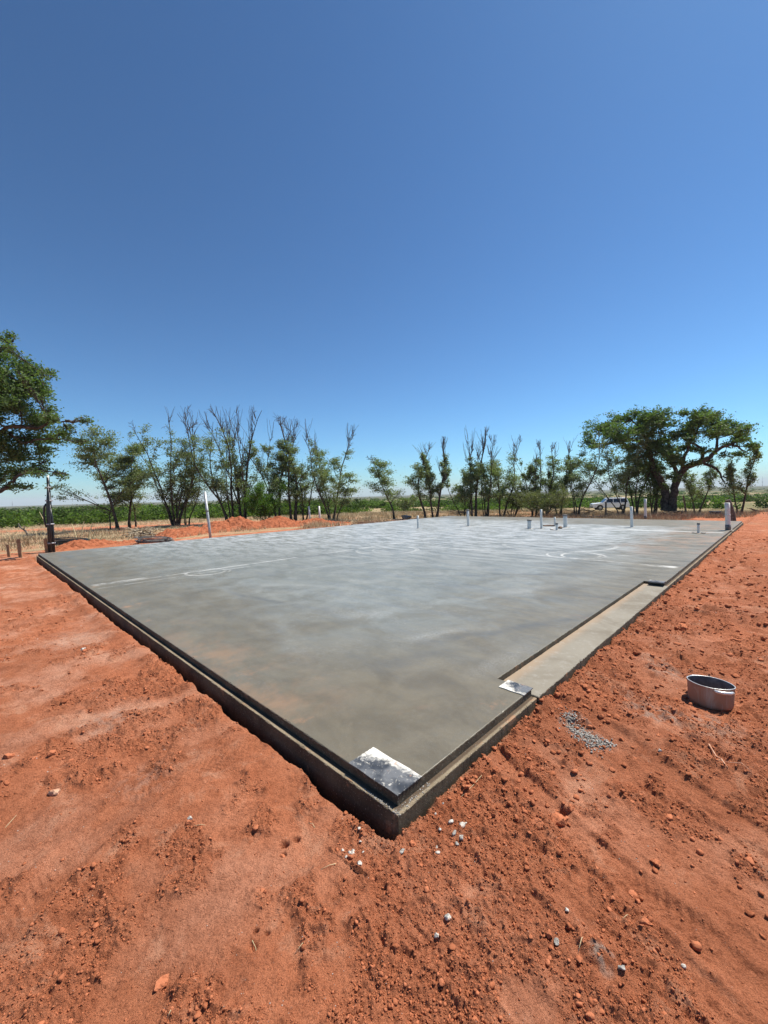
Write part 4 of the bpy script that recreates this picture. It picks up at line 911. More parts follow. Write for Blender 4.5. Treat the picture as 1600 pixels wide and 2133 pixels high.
mound('dirt_mound', [(1350, 1077, 0, .5), (1400, 1075.5, .13, .8), (1450, 1076, .18, .9), (1490, 1078, .08, .8), (1510, 1080, 0, .6)], 'thin strip of heaped red soil behind the slab before the big tree', 403, amp=.05)

#print('T slab', time.time() - _T0)
# ------------------------------------------------------------------ trees
def tubes_mesh(paths, k=5):
    V = []; F = []; off = 0
    for pts, rad in paths:
        n = len(pts); P3 = np.asarray(pts, float); d = np.gradient(P3, axis=0); d /= np.linalg.norm(d, axis=1)[:, None] + 1e-9
        a = np.where(np.abs(d[:, :1]) < .7, np.array([[1., 0, 0]]), np.array([[0, 1., 0]])); e1 = np.cross(d, a); e1 /= np.linalg.norm(e1, axis=1)[:, None] + 1e-9; e2 = np.cross(d, e1)
        kk = k if rad[0] > .03 else 3
        t = np.arange(kk) * 2 * np.pi / kk
        ringv = P3[:, None] + np.asarray(rad)[:, None, None] * (np.cos(t)[None, :, None] * e1[:, None] + np.sin(t)[None, :, None] * e2[:, None])
        V.append(ringv.reshape(-1, 3)); i = np.arange(n - 1)[:, None] * kk; j = np.arange(kk)[None]; j2 = (j + 1) % kk
        F.append((np.stack([i + j, i + j2, i + kk + j2, i + kk + j], 2).reshape(-1, 4) + off)); off += n * kk
    return np.vstack(V), np.vstack(F)
def leaves_mesh(P, size, rng, aspect=.55, up=.35):
    n = len(P); a = rng.normal(size=(n, 3)); a[:, 2] *= .6; a /= np.linalg.norm(a, axis=1)[:, None]
    nrm = rng.normal(size=(n, 3)); nrm[:, 2] += up * 2; b_ = np.cross(nrm, a); b_ /= np.linalg.norm(b_, axis=1)[:, None] + 1e-9
    s = (size * rng.uniform(.6, 1.25, n))[:, None]
    V = np.stack([P - a * s * .5, P + b_ * s * aspect * .5, P + a * s * .5, P - b_ * s * aspect * .5], 1).reshape(-1, 3)
    F = np.arange(n * 4).reshape(-1, 4); return V, F
def wander(rng, p, d, L_, n, wob, trop):
    pts = [p]; d = d / np.linalg.norm(d)
    for i in range(n):
        d = d + rng.normal(0, wob, 3) + np.array([0, 0, trop]); d /= np.linalg.norm(d); pts.append(pts[-1] + d * L_ / n)
    return np.array(pts), d
def grow(rng, H, stems=1, spread=.28, dead=0.0, nleaf=4200, fastig=.5, size=.15, first=.22, kids=11, wide=1.0):
    """returns wood paths, bare paths, leaf points in a unit-ish tree of height about H"""
    wood = []; bare = []; leaf = []
    limit = H * (1 - dead * 1.05)
    def emit(pts, dens, r):
        n = rng.poisson(dens)
        if n == 0: return
        t = rng.uniform(.25, 1.05, n) * (len(pts) - 1); i = np.clip(t.astype(int), 0, len(pts) - 2); f = (t - i)[:, None]
        q = pts[i] * (1 - f) + pts[i + 1] * f + rng.normal(0, r, (n, 3)) * np.array([1, 1, .55]); leaf.append(q)
    for s in range(stems):
        a = rng.uniform(0, 6.283) if stems == 1 else 6.283 * s / stems + rng.uniform(-.5, .5); tilt = rng.uniform(.4, 1) * spread if stems > 1 else rng.uniform(0, .1)
        Ls = H * (1 if s == 0 else rng.uniform(.6, .95)); b0 = np.array([math.cos(a), math.sin(a), 0]) * (.0 if stems == 1 else .14)
        pts, _ = wander(rng, b0, np.array([math.cos(a) * math.sin(tilt), math.sin(a) * math.sin(tilt), math.cos(tilt)]), Ls, 12, .07, .035)
        r0 = H * (.0115 if stems > 2 else .0155) * (1 if s == 0 else rng.uniform(.6, .9)); rad = r0 * np.linspace(1, .12, 13) ** .9; rad[0] *= 1.5
        wood.append((pts, rad))
        nk = int(kids * (1 if stems < 3 else .65))
        for k in range(nk):
            t = first + (1 - first) * (k + rng.uniform(0, 1)) / nk * .97; i = min(int(t * 12), 11); q = pts[i] + (pts[i + 1] - pts[i]) * (t * 12 - i)
            az_ = rng.uniform(0, 6.283); el = rng.uniform(.5, 1.15) * (1 - .35 * fastig) if t < .6 else rng.uniform(.3, .7)
            dd = np.array([math.cos(az_) * math.sin(el), math.sin(az_) * math.sin(el), math.cos(el)]); L1 = H * (.40 * (1 - t * .66)) * rng.uniform(.65, 1.2) * wide
            p1, _ = wander(rng, q, dd, L1, 7, .13, .075); isdead = dead > .05 and (q[2] > limit * rng.uniform(.86, 1.06) or rng.uniform() < dead * .25)
            wood.append((p1, max(rad[i] * .55, .012) * np.linspace(1, .25, 8))) if not isdead else bare.append((p1, max(rad[i] * .5, .019) * np.linspace(1, .4, 8)))
            if isdead and t > .35:      # whippy upright dead shoots
                for k2 in range(4):
                    q2 = p1[rng.integers(2, 7)]; p2, _ = wander(rng, q2, np.array([dd[0] * .4, dd[1] * .4, 1.0]) + rng.normal(0, .15, 3), H * rng.uniform(.10, .24), 5, .12, .08)
                    p2 = p2[p2[:, 2] < H * 1.0]
                    if len(p2) > 2: bare.append((p2, max(rad[i] * .35, .017) * np.linspace(1, .5, len(p2))))
            for k2 in range(rng.integers(5, 9)):
                t2 = rng.uniform(.2, 1); i2 = min(int(t2 * 7), 6); q2 = p1[i2]; d2 = (p1[i2 + 1] - p1[i2]); d2 /= np.linalg.norm(d2); d2 = d2 + rng.normal(0, .55, 3) + np.array([0, 0, .12])
                L2 = L1 * rng.uniform(.22, .5); p2, _ = wander(rng, q2, d2, L2, 4, .2, .04); dd_ = isdead or (dead > .05 and p2[-1][2] > limit * rng.uniform(.95, 1.12))
                if dd_:
                    bare.append((p2, max(rad[i] * .25, .016) * np.linspace(1, .5, 5)))
                    for k3 in range(1): 
                        p3, _ = wander(rng, p2[rng.integers(1, 4)], d2 + rng.normal(0, .6, 3), L2 * .5, 2, .1, .05); bare.append((p3, .013 * np.linspace(1, .6, 3)))
                else:
                    wood.append((p2, max(rad[i] * .22, .009) * np.linspace(1, .45, 5)))
                    for k3 in range(3):
                        p3, _ = wander(rng, p2[rng.integers(1, 5)], d2 + rng.normal(0, .7, 3), L2 * rng.uniform(.35, .6), 2, .15, .0)
                        emit(p3, 1, .10)
                        leaf.append(('tw', p3, rng.uniform(.3, 1.6)))
    tw = [l for l in leaf if isinstance(l, tuple)]; pl = [l for l in leaf if not isinstance(l, tuple)]
    tot = sum(l[2] for l in tw) + 1e-6
    for _, p3, w in tw:
        n = rng.poisson(nleaf * w / tot)
        if n:
            t = rng.uniform(0, 1.15, n)[:, None]; pl.append(p3[0] + (p3[-1] - p3[0]) * t + rng.normal(0, 1, (n, 3)) * np.array([.12, .12, .09]))
    return wood, bare, (np.vstack(pl) if pl else np.zeros((0, 3)))
def tree(px, pyb, depth, pytop, xl, xr, label, seed, stems=1, dead=0.0, nleaf=4200, mat='leaf', spread=.28, size=.15, first=.22, kids=11, cat='tree', name='tree', fastig=.5, group=None, depthw=1.0, barkmat='bark'):
    rng = np.random.default_rng(seed); nleaf = int(nleaf * 1.15); size *= .84; b_ = at_depth(px, pyb, depth); g = gz(b_.x, b_.y); top = at_depth(px, pytop, depth).z; H = top - g
    wood, bare, leaf = grow(rng, H, stems, spread, dead, nleaf, fastig, size, first, kids, float(np.clip((xr - xl) / 2 / max(pyb - pytop, 1) / .36, .55, 1.7)))
    allp = np.vstack([w[0] for w in wood + bare] + ([leaf] if len(leaf) else []))
    sc = FOC / depth; zf = H / allp[:, 2].max(); L_, R_ = (xl - px) / sc, (xr - px) / sc
    lo, hi = np.percentile(allp[:, 0], .8), np.percentile(allp[:, 0], 99.2); fx = (R_ - L_) / (hi - lo); mid = (R_ + L_) / 2 - (hi + lo) / 2 * fx
    fy = max(.6, min(fx, 1.6)) * depthw
    def T(p):
        q = p.copy(); zz = np.clip(q[:, 2] / (allp[:, 2].max() * .55), 0, 1); zz = zz * zz * (3 - 2 * zz)
        q[:, 0] = q[:, 0] * (1 + (fx - 1) * zz) + mid * zz; q[:, 1] = q[:, 1] * (1 + (fy - 1) * zz); q[:, 2] *= zf; return q
    o = thing(name, (b_.x, b_.y, g), label, cat, group)
    for w in wood[:1]: pass
    V, F = tubes_mesh([(T(p), r) for p, r in wood]); V[:, 2] = np.where(V[:, 2] < .03, V[:, 2] - .15, V[:, 2]); put('trunk', mesh_np('trunk', V, F, True), M[barkmat], o)
    if bare: V, F = tubes_mesh([(T(p), r) for p, r in bare]); put('bare_branches', mesh_np('bare_branches', V, F, True), M['deadwood'], o, kind='stuff')
    if len(leaf): V, F = leaves_mesh(T(leaf), size, rng); put('crown', mesh_np('crown', V, F), M[mat], o)
    return o
G1 = 'row of half-dead trees behind the slab at left'; G2 = 'row of half-dead trees behind the slab at right'
tree(246, 1103, 29, 893, 160, 324, 'leafiest tree of the left row with a wide leaning crown', 1, dead=0, nleaf=11500, size=.15, first=.2, kids=15, group=G1)
tree(270, 1098, 31, 925, 230, 330, 'leafy tree just right of the leftmost row tree, slim trunk', 2, dead=0, nleaf=8500, size=.15, kids=13, group=G1)
tree(283, 1097, 32, 985, 255, 312, 'young thin tree between the leafy trees and the first bare-topped one', 3, nleaf=1800, size=.13, group=G1)
tree(229, 1100, 29.5, 1010, 210, 248, 'thin crooked sapling left of the leftmost row tree', 4, nleaf=700, size=.12, kids=6, group=G1)
tree(366, 1098, 31, 843, 296, 424, 'many-stemmed tree with tall bare top, first of the bare-topped ones', 5, stems=7, dead=.22, nleaf=9500, spread=.34, first=.12, kids=15, group=G1)
tree(390, 1095, 32, 960, 355, 432, 'low leafy clump tree right of the first bare-topped tree', 6, stems=3, nleaf=3600, group=G1, spread=.35)
tree(478, 1100, 31, 850, 405, 505, 'bare-topped tree behind the leaning steel pole, leaves on its left side', 7, stems=4, dead=.25, nleaf=7000, spread=.3, first=.12, kids=15, group=G1)
tree(507, 1098, 31.5, 846, 455, 540, 'dense bundle of bare upright stems left of the bright green bush', 8, stems=6, dead=.36, nleaf=4500, spread=.2, first=.15, kids=15, group=G1)
tree(578, 1094, 32, 868, 522, 622, 'bare-topped tree standing right behind the bright green bush', 9, stems=3, dead=.26, nleaf=7000, first=.15, kids=15, group=G1)
tree(611, 1094, 32, 858, 565, 655, 'thick-trunked bare-topped tree right of the bright green bush', 10, stems=2, dead=.27, nleaf=8000, first=.15, kids=17, group=G1)
tree(634, 1093, 33, 925, 610, 668, 'slim tree between the thick-trunked one and the last of the left row', 12, stems=3, dead=.15, nleaf=3200, group=G1)
tree(690, 1092, 32, 872, 640, 736, 'last tree of the left row with a single spiky bare top', 13, stems=3, dead=.28, nleaf=7600, first=.12, kids=17, group=G1)
tree(703, 1092, 32, 985, 700, 750, 'low leafy shoot reaching right from the last left-row tree', 14, nleaf=2600, group=G1, kids=8)
tree(552, 1095, 30, 998, 512, 592, 'bright green rounded bush in front of the bare-topped trees', 15, stems=7, nleaf=12000, mat='leaf_bright', size=.12, spread=.5, first=.08, name='bush', cat='bush', kids=12)
tree(821, 1079, 33, 946, 768, 838, 'small lone tree standing apart in the gap at mid frame', 16, dead=.08, nleaf=4400, group=G2, kids=14)
tree(845, 1064, 62, 1029, 822, 868, 'distant dark green bush behind the lone small tree', 17, stems=4, nleaf=1500, size=.3, name='bush', cat='bush', spread=.5, first=.1)
tree(887, 1079, 32.5, 915, 845, 905, 'thin-trunked bare-topped tree, left of the twin pair', 18, dead=.32, nleaf=3200, group=G2, kids=15)
tree(906, 1079, 32.5, 907, 880, 936, 'bare-topped tree, right of the twin pair', 19, stems=2, dead=.27, nleaf=5200, group=G2, kids=16, spread=.2)
tree(966, 1074, 33, 950, 926, 992, 'short leafy tree with branches fanning from a dark low fork', 20, stems=4, dead=.03, nleaf=5000, group=G2, spread=.45, first=.2)
tree(988, 1074, 32.5, 884, 966, 1022, 'leaning dark-trunked tree whose bare tips reach highest at mid frame', 21, stems=2, dead=.42, nleaf=2600, group=G2, spread=.25, kids=13)
tree(1013, 1072, 33, 904, 985, 1045, 'tree of several bare upright stems right of the leaning one', 22, stems=4, dead=.34, nleaf=4800, group=G2, spread=.2)
tree(1045, 1070, 33.5, 908, 1018, 1085, 'bare-topped tree with leafy right side before the olive shrub', 23, stems=3, dead=.26, nleaf=5000, group=G2, spread=.22)
tree(1068, 1069, 34, 985, 1040, 1110, 'tangled low thicket tree left of the olive shrub', 24, stems=7, dead=.1, nleaf=3200, group=G2, spread=.5, mat='olive', first=.1)
tree(1132, 1073, 31.5, 1005, 1072, 1188, 'wide grey-green shrub in front of the trees', 25, stems=10, dead=0, nleaf=9500, mat='olive', size=.11, spread=.85, first=.1, name='shrub', cat='shrub', kids=9, barkmat='deadwood')
tree(1112, 1070, 34, 912, 1086, 1142, 'spindly tree with a lone bare spike left behind the olive shrub', 26, stems=3, dead=.34, nleaf=3600, group=G2, spread=.25)
tree(1136, 1070, 34, 926, 1106, 1160, 'leafy tree rising behind the middle of the olive shrub', 27, stems=2, dead=.16, nleaf=4600, group=G2, spread=.2)
tree(1165, 1070, 34, 918, 1142, 1192, 'bare-topped tree behind the right end of the olive shrub', 28, stems=2, dead=.26, nleaf=4400, group=G2, spread=.2)
tree(1200, 1070, 33, 905, 1172, 1236, 'dark twisted tree left of the white car, forked bare top', 29, stems=3, dead=.3, nleaf=3800, group=G2, spread=.25, kids=9)
tree(1294, 1064, 33, 905, 1222, 1345, 'fan-shaped tree with crossing limbs right of the white car', 30, stems=3, dead=0, nleaf=8500, group=G2, spread=.42, first=.2, mat='leaf', kids=16)
tree(1324, 1064, 34, 900, 1292, 1360, 'upright dark tree between the fan-shaped one and the big trunk', 31, stems=3, nleaf=6000, group=G2, mat='leaf_dark', first=.2)
tree(1362, 1064, 34.5, 910, 1326, 1404, 'tangled dark tree directly left of the big trunk', 32, stems=5, nleaf=8000, group=G2, mat='leaf_dark', spread=.25, first=.2)
tree(1452, 1060, 36, 955, 1424, 1498, 'pale leafy tree under the drooping limb of the big tree', 33, stems=2, nleaf=5000, group=G2, spread=.35)
tree(1538, 1065, 32, 925, 1500, 1574, 'rightmost tree, standing alone in the straw', 34, stems=2, dead=.02, nleaf=5200, group=G2, spread=.2, first=.3, kids=13)

def limb_tree(name, label, base, depth, limbs, clumps, mat, nl, size, seed, group=None, twig=.8, cat='tree', zoom=(0, 0, 1, 1), offdepth=1.3, bark='bark'):
    rng = np.random.default_rng(seed); b_ = at_depth(*base, depth); g = gz(b_.x, b_.y); sc = FOC / depth
    ox, oy, sx, sy = zoom
    def W3(zx, zy, dy=0.0):
        q = at_depth(ox + zx * sx, oy + zy * sy, depth); return np.array([q.x - b_.x, dy, q.z - g])
    paths = []; anchors = []
    for L_ in limbs:
        r0, r1, dy0, dy1 = L_[0]; P3 = [W3(x, y) for x, y in L_[1:]]; n = len(P3); P3 = np.array(P3); P3[:, 1] = np.linspace(dy0, dy1, n)
        t = np.linspace(0, n - 1, (n - 1) * 4 + 1); Q = np.stack([np.interp(t, np.arange(n), P3[:, k]) for k in range(3)], 1)
        for _ in range(2): Q[1:-1] = (Q[:-2] + Q[1:-1] * 2 + Q[2:]) / 4
        Q[1:-1] += rng.normal(0, .025, Q[1:-1].shape); paths.append((Q, np.linspace(r0, r1, len(Q)))); anchors.append(Q[len(Q) // 5:])
    A = np.vstack(anchors); leaf = []
    for (zx, zy, zr) in clumps:
        R = zr * (1.22 if depth > 20 else 1.08) * sx / sc; c = W3(zx, zy, rng.normal(0, offdepth)); i = np.argmin(((A - c) * np.array([1, .6, 1])) @ ((A - c) * np.array([1, .6, 1])).T.diagonal() if False else (((A - c) ** 2) * np.array([1, .4, 1])).sum(1)); a = A[i]
        mid = (a + c) / 2 + rng.normal(0, .15 * R, 3) + np.array([0, 0, .1 * R]); t = np.linspace(0, 1, 6)[:, None]; q = (1 - t) ** 2 * a + 2 * t * (1 - t) * mid + t * t * c
        paths.append((q, np.linspace(max(.02, .05 * R), .015, 6)))
        nt_ = int(10 + 16 * R)
        for k in range(nt_):
            d = rng.normal(size=3); d[2] = d[2] * .55 + .12; d /= np.linalg.norm(d); e = c + d * R * rng.uniform(.55, 1.12); s_ = q[rng.integers(2, 6)]
            m_ = (s_ + e) / 2 + rng.normal(0, .08, 3); tw = np.stack([s_, m_, e]); paths.append((tw, np.array([.014, .010, .006])))
            nn = rng.poisson(nl * R * R / nt_)
            if nn:
                f = rng.uniform(.3, 1.06, nn)[:, None]; leaf.append(s_ + (e - s_) * f + rng.normal(0, 1, (nn, 3)) * np.array([.14, .14, .08]) * (.55 + .5 * R))
    o = thing(name, (b_.x, b_.y, g), label, cat, group)
    V, F = tubes_mesh(paths, 8); put('trunk', mesh_np('trunk', V, F, True), M[bark], o)
    V, F = leaves_mesh(np.vstack(leaf), size, rng); put('crown', mesh_np('crown', V, F), M[mat], o); return o
limb_tree('tree', 'biggest spreading tree of the right row with sinuous dark limbs', (1400, 1063), 33,
    [[(.32, .23, 0, 0), (760, 1030), (765, 940), (775, 860), (800, 760), (840, 690)],
     [(.34, .22, .3, .5), (715, 1030), (725, 930), (735, 850), (690, 760), (640, 690), (612, 600)],
     [(.26, .06, 0, -.6), (840, 690), (900, 635), (990, 600), (1060, 570), (1110, 510), (1160, 470), (1235, 460), (1300, 390)],
     [(.13, .04, 0, .5), (1020, 590), (1045, 500), (985, 440), (890, 400), (850, 330)], [(.14, .04, 0, -.8), (1000, 600), (1080, 635), (1130, 690), (1145, 790)], [(.07, .02, -.7, -.9), (1142, 730), (1205, 760), (1265, 780)],
     [(.20, .07, .5, .2), (612, 600), (590, 500), (540, 440), (470, 400), (400, 390), (330, 430)], [(.16, .05, .3, .6), (600, 540), (560, 400), (530, 300), (440, 220)],
     [(.17, .04, 0, .6), (800, 750), (785, 600), (765, 450), (700, 320), (660, 220)], [(.15, .03, 0, -.6), (840, 690), (850, 560), (900, 430), (960, 300), (920, 200)],
     [(.12, .03, -.4, -.2), (1110, 510), (1130, 400), (1100, 280)], [(.1, .03, -.6, -.4), (1235, 460), (1300, 480), (1390, 530)], [(.14, .04, .2, .7), (470, 400), (360, 400), (220, 440), (110, 430)]],
    [(400, 200, 105), (300, 240, 100), (500, 225, 95), (250, 320, 80), (180, 365, 85), (100, 420, 65), (420, 320, 85), (560, 260, 90), (660, 190, 72), (740, 215, 85), (690, 290, 75), (760, 380, 85), (850, 250, 70), (920, 200, 78), (960, 275, 85), (1075, 255, 90), (1150, 270, 80), (1100, 350, 85), (1185, 355, 70), (1290, 295, 75), (1340, 270, 50), (1330, 375, 65), (1390, 400, 48), (1230, 430, 50), (620, 430, 75), (800, 480, 75), (860, 545, 60), (760, 560, 55), (680, 500, 70), (1290, 495, 55), (1385, 530, 55), (1110, 590, 48), (560, 350, 60), (330, 390, 70), (560, 620, 70), (660, 650, 70), (480, 560, 60), (1010, 370, 70), (600, 360, 70), (370, 280, 80), (470, 320, 70), (830, 330, 70), (920, 350, 60), (1020, 480, 50), (700, 420, 70), (900, 480, 60), (1240, 330, 60), (980, 200, 60), (1300, 440, 50), (520, 470, 60), (240, 420, 60), (160, 450, 55), (300, 480, 55), (420, 480, 60), (540, 540, 60), (700, 600, 55), (870, 620, 45), (960, 520, 50), (640, 740, 55), (520, 700, 55), (100, 330, 45), (60, 480, 40), (1150, 200, 50), (600, 180, 50), (480, 160, 50), (1250, 260, 50), (790, 420, 60), (640, 540, 60), (1200, 560, 40), (740, 620, 55), (600, 280, 60), (820, 180, 50)],
    'leaf_dark', 1050, .17, 51, G2, zoom=(1220, 820, .2375, .2375))
limb_tree('tree', 'large dark leafy tree leaning in from the left border, nearest of all', (-170, 1125), 14.5,
    [[(.34, .24, 0, 0), (-680, 1840), (-660, 1600), (-600, 1400), (-500, 1200), (-420, 1100)],
     [(.10, .02, 0, -.3), (-600, 1560), (-300, 1530), (0, 1450), (110, 1390), (200, 1310), (300, 1250), (420, 1270)], [(.11, .02, 0, -.5), (-500, 1200), (-250, 1050), (0, 960), (200, 905), (400, 940), (500, 870), (650, 880)],
     [(.18, .03, 0, .4), (-500, 1200), (-350, 900), (-150, 700), (60, 550), (230, 450), (300, 420)], [(.15, .02, 0, .3), (-400, 950), (-300, 600), (-120, 350), (20, 200), (60, 140)], [(.06, .012, .1, -.2), (60, 950), (200, 1050), (350, 1000), (560, 1010)], [(.05, .008, -.5, -.5), (640, 880), (700, 885), (745, 882), (775, 852)],
     [(.16, .03, 0, .9), (-420, 1100), (-600, 800), (-700, 500)], [(.14, .03, .2, -.9), (-420, 1100), (-800, 950), (-1000, 850)]],
    [(25, 130, 42), (50, 200, 42), (95, 262, 24), (90, 360, 100), (225, 315, 52), (0, 460, 150), (180, 450, 110), (295, 425, 52), (290, 560, 95), (430, 505, 42), (440, 585, 42), (380, 655, 70), (100, 650, 160), (440, 695, 36), (250, 730, 110), (410, 765, 60), (60, 850, 160), (300, 880, 110), (470, 835, 50), (555, 870, 60), (635, 840, 50), (610, 930, 45), (500, 960, 80), (575, 1015, 50), (380, 985, 90), (150, 1000, 150), (300, 1100, 90), (100, 1150, 140), (345, 1180, 42), (250, 1240, 75), (50, 1260, 75), (370, 1270, 50), (445, 1295, 45), (500, 1310, 34), (560, 1300, 26), (15, 1395, 40), (150, 1400, 36), (235, 1405, 44), (50, 540, 150), (180, 800, 120), (0, 740, 160), (0, 1050, 150), (200, 600, 100),
     (-200, 500, 200), (-200, 800, 220), (-250, 1100, 220), (-400, 650, 220), (-500, 900, 240), (-650, 650, 220), (-750, 950, 240), (-900, 800, 200), (-350, 350, 180), (-600, 450, 180), (-150, 1300, 140), (-900, 1050, 180), (-150, 250, 130)],
    'leaf_dark', 3600, .095, 52, zoom=(0, 660, .25, .2532), offdepth=.55)

#print('T trees', time.time() - _T0)
# ------------------------------------------------------------------ scrub plain, dry grass
def scrub():
    rng = np.random.default_rng(61)
    n = 2500; r = 55 * (1100 / 55) ** (rng.uniform(0, 1, n) ** 1.1); a = np.radians(rng.uniform(-52, 52, n)); x, y = r * np.sin(a), r * np.cos(a)
    gap = fbm(x, y, .025, 3, 131)
    left = sstep(-.1, -.35, x / r)
    keep = (gap + .6 * left + .25 > rng.uniform(0, .35, n)) | (r > 300); keep &= ~((r < 95) & (x > -6) & (x < 14) & (rng.uniform(size=n) < .8)); keep &= ~((x > 16) & (x < 44) & (r < 80)); keep &= ~((x > -6) & (r < 62))
    x, y, r = x[keep], y[keep], r[keep]; z = soil_height(x, y); pts = []; sz = []; tint = []
    for i in range(len(x)):
        big = r[i] / 100; k = int(np.clip(230 / big, 20, 380)); R_ = rng.uniform(1.0, 2.8) * (1 if r[i] < 150 else 1.6); h = rng.uniform(.8, 2.5) * (1 if r[i] < 300 else .6) * (1.15 if x[i] < 0 else .85)
        lob = rng.normal(0, .5, (6, 3)) * np.array([R_, R_, .2]); c_ = lob[rng.integers(0, 6, k)]
        d = rng.normal(size=(k, 3)); d /= np.linalg.norm(d, axis=1)[:, None]; q = d * (rng.uniform(.5, 1, (k, 1))) * np.array([R_ * .6, R_ * .6, h]) + c_; q[:, 2] = np.abs(q[:, 2]) * rng.uniform(.55, 1.0) + .1
        tint.append(np.full(k, rng.uniform(.35, 1.25))); pts.append(q + np.array([x[i], y[i], z[i]])); sz.append(np.full(k, .40 * np.clip(big, .75, 7) ** .75))
    V, F = leaves_mesh(np.vstack(pts), np.concatenate(sz), rng, .7, .2); me = mesh_np('mesquite_scrub', V, F)
    t4 = np.repeat(np.concatenate(tint), 4); ca = me.color_attributes.new('tint', 'FLOAT_COLOR', 'POINT'); ca.data.foreach_set('color', np.stack([t4, t4, t4 * .9, np.ones_like(t4)], 1).astype(np.float32).ravel())
    o = put('mesquite_scrub', me, M['mesquite'], kind='stuff'); tag(o, 'low bright green mesquite scrub covering the plain to the horizon', 'scrub')
scrub()
def blades(name, n, region, hmin, hmax, w, mat, label, seed, cat='grass', clump=5):
    rng = np.random.default_rng(seed); P_ = []
    while sum(len(q) for q in P_) < n // clump:
        r = rng.uniform(14, 62, n) ; a = np.radians(rng.uniform(-50, 50, n)); x, y = r * np.sin(a), r * np.cos(a); s = rng.uniform(0, 1, n) < region(x, y, r); P_.append(np.stack([x[s], y[s]], 1))
    p = np.vstack(P_)[:n // clump]; p = np.repeat(p, clump, 0) + rng.normal(0, .07, (len(p) * clump, 2)); z = soil_height(p[:, 0], p[:, 1]); n = len(p)
    h = rng.uniform(hmin, hmax, n) * (0.6 + .8 * np.clip(.5 + fbm(p[:, 0], p[:, 1], .5, 2, seed), 0, 1)); a = rng.uniform(0, 6.283, n); ww = w * rng.uniform(.6, 1.3, n); ln = rng.normal(0, .38, (n, 2)) * h[:, None]
    b0 = np.column_stack([p[:, 0] - np.cos(a) * ww, p[:, 1] - np.sin(a) * ww, z - .02]); b1 = np.column_stack([p[:, 0] + np.cos(a) * ww, p[:, 1] + np.sin(a) * ww, z - .02]); t = np.column_stack([p + ln, z + h])
    V = np.stack([b0, b1, t], 1).reshape(-1, 3); F = np.arange(n * 3).reshape(-1, 3); o = put(name, mesh_np(name, V, F), M[mat], kind='stuff'); tag(o, label, cat)
def outside(x, y, m=1.0):
    u, v = xy_to_uv(x, y); return u, v, ((v > LV + m) | (u > LU + m) | (u < -1))
def reg_left(x, y, r):
    u, v, o = outside(x, y, 1.6); k = o & (x < -3) & (y > 16.5); m_ = np.clip(.5 + 1.6 * fbm(x, y, .3, 3, 141), 0, 1); trk = np.exp(-((y - 33.5 - .05 * x) / 2.7) ** 4) * (x < -9); k = k & ((v > LV + 4.5 + 1.2 * gnoise(x * .4, y * .4, 9)) | (x < -14.5)); return k * m_ * (1 - trk) * np.where(r < 42, 1, .5)
def reg_right(x, y, r):
    u, v, o = outside(x, y, .8); k = o & (x > -5) & (y > 20) & ((u > LU + 1.6) | (v > LV + 1.5)) & ~((v < 3) & (y < 27)) ; m_ = np.clip(.55 + 1.6 * fbm(x, y, .3, 3, 143), 0, 1); return k * m_ * np.where((x > 20) & (y < 26), .2, 1)
blades('dry_grass', 42000, reg_left, .06, .26, .013, 'grass', 'pale dry grass on the ground behind the slab at left', 71)
blades('dry_grass', 60000, reg_right, .10, .38, .014, 'grass', 'pale straw-coloured grass behind the slab at right', 72)
blades('dry_weeds', 5000, lambda x, y, r: reg_right(x, y, r) * ((x > 8) & (r < 36)), .15, .5, .016, 'weeds', 'rust-brown dead weeds under the right row of trees', 73, 'weeds')
blades('dry_weeds', 2500, lambda x, y, r: reg_left(x, y, r) * ((x < -16) & (r < 30)), .1, .3, .014, 'weeds', 'rust-brown dead weeds at the left border beyond the stakes', 74, 'weeds')

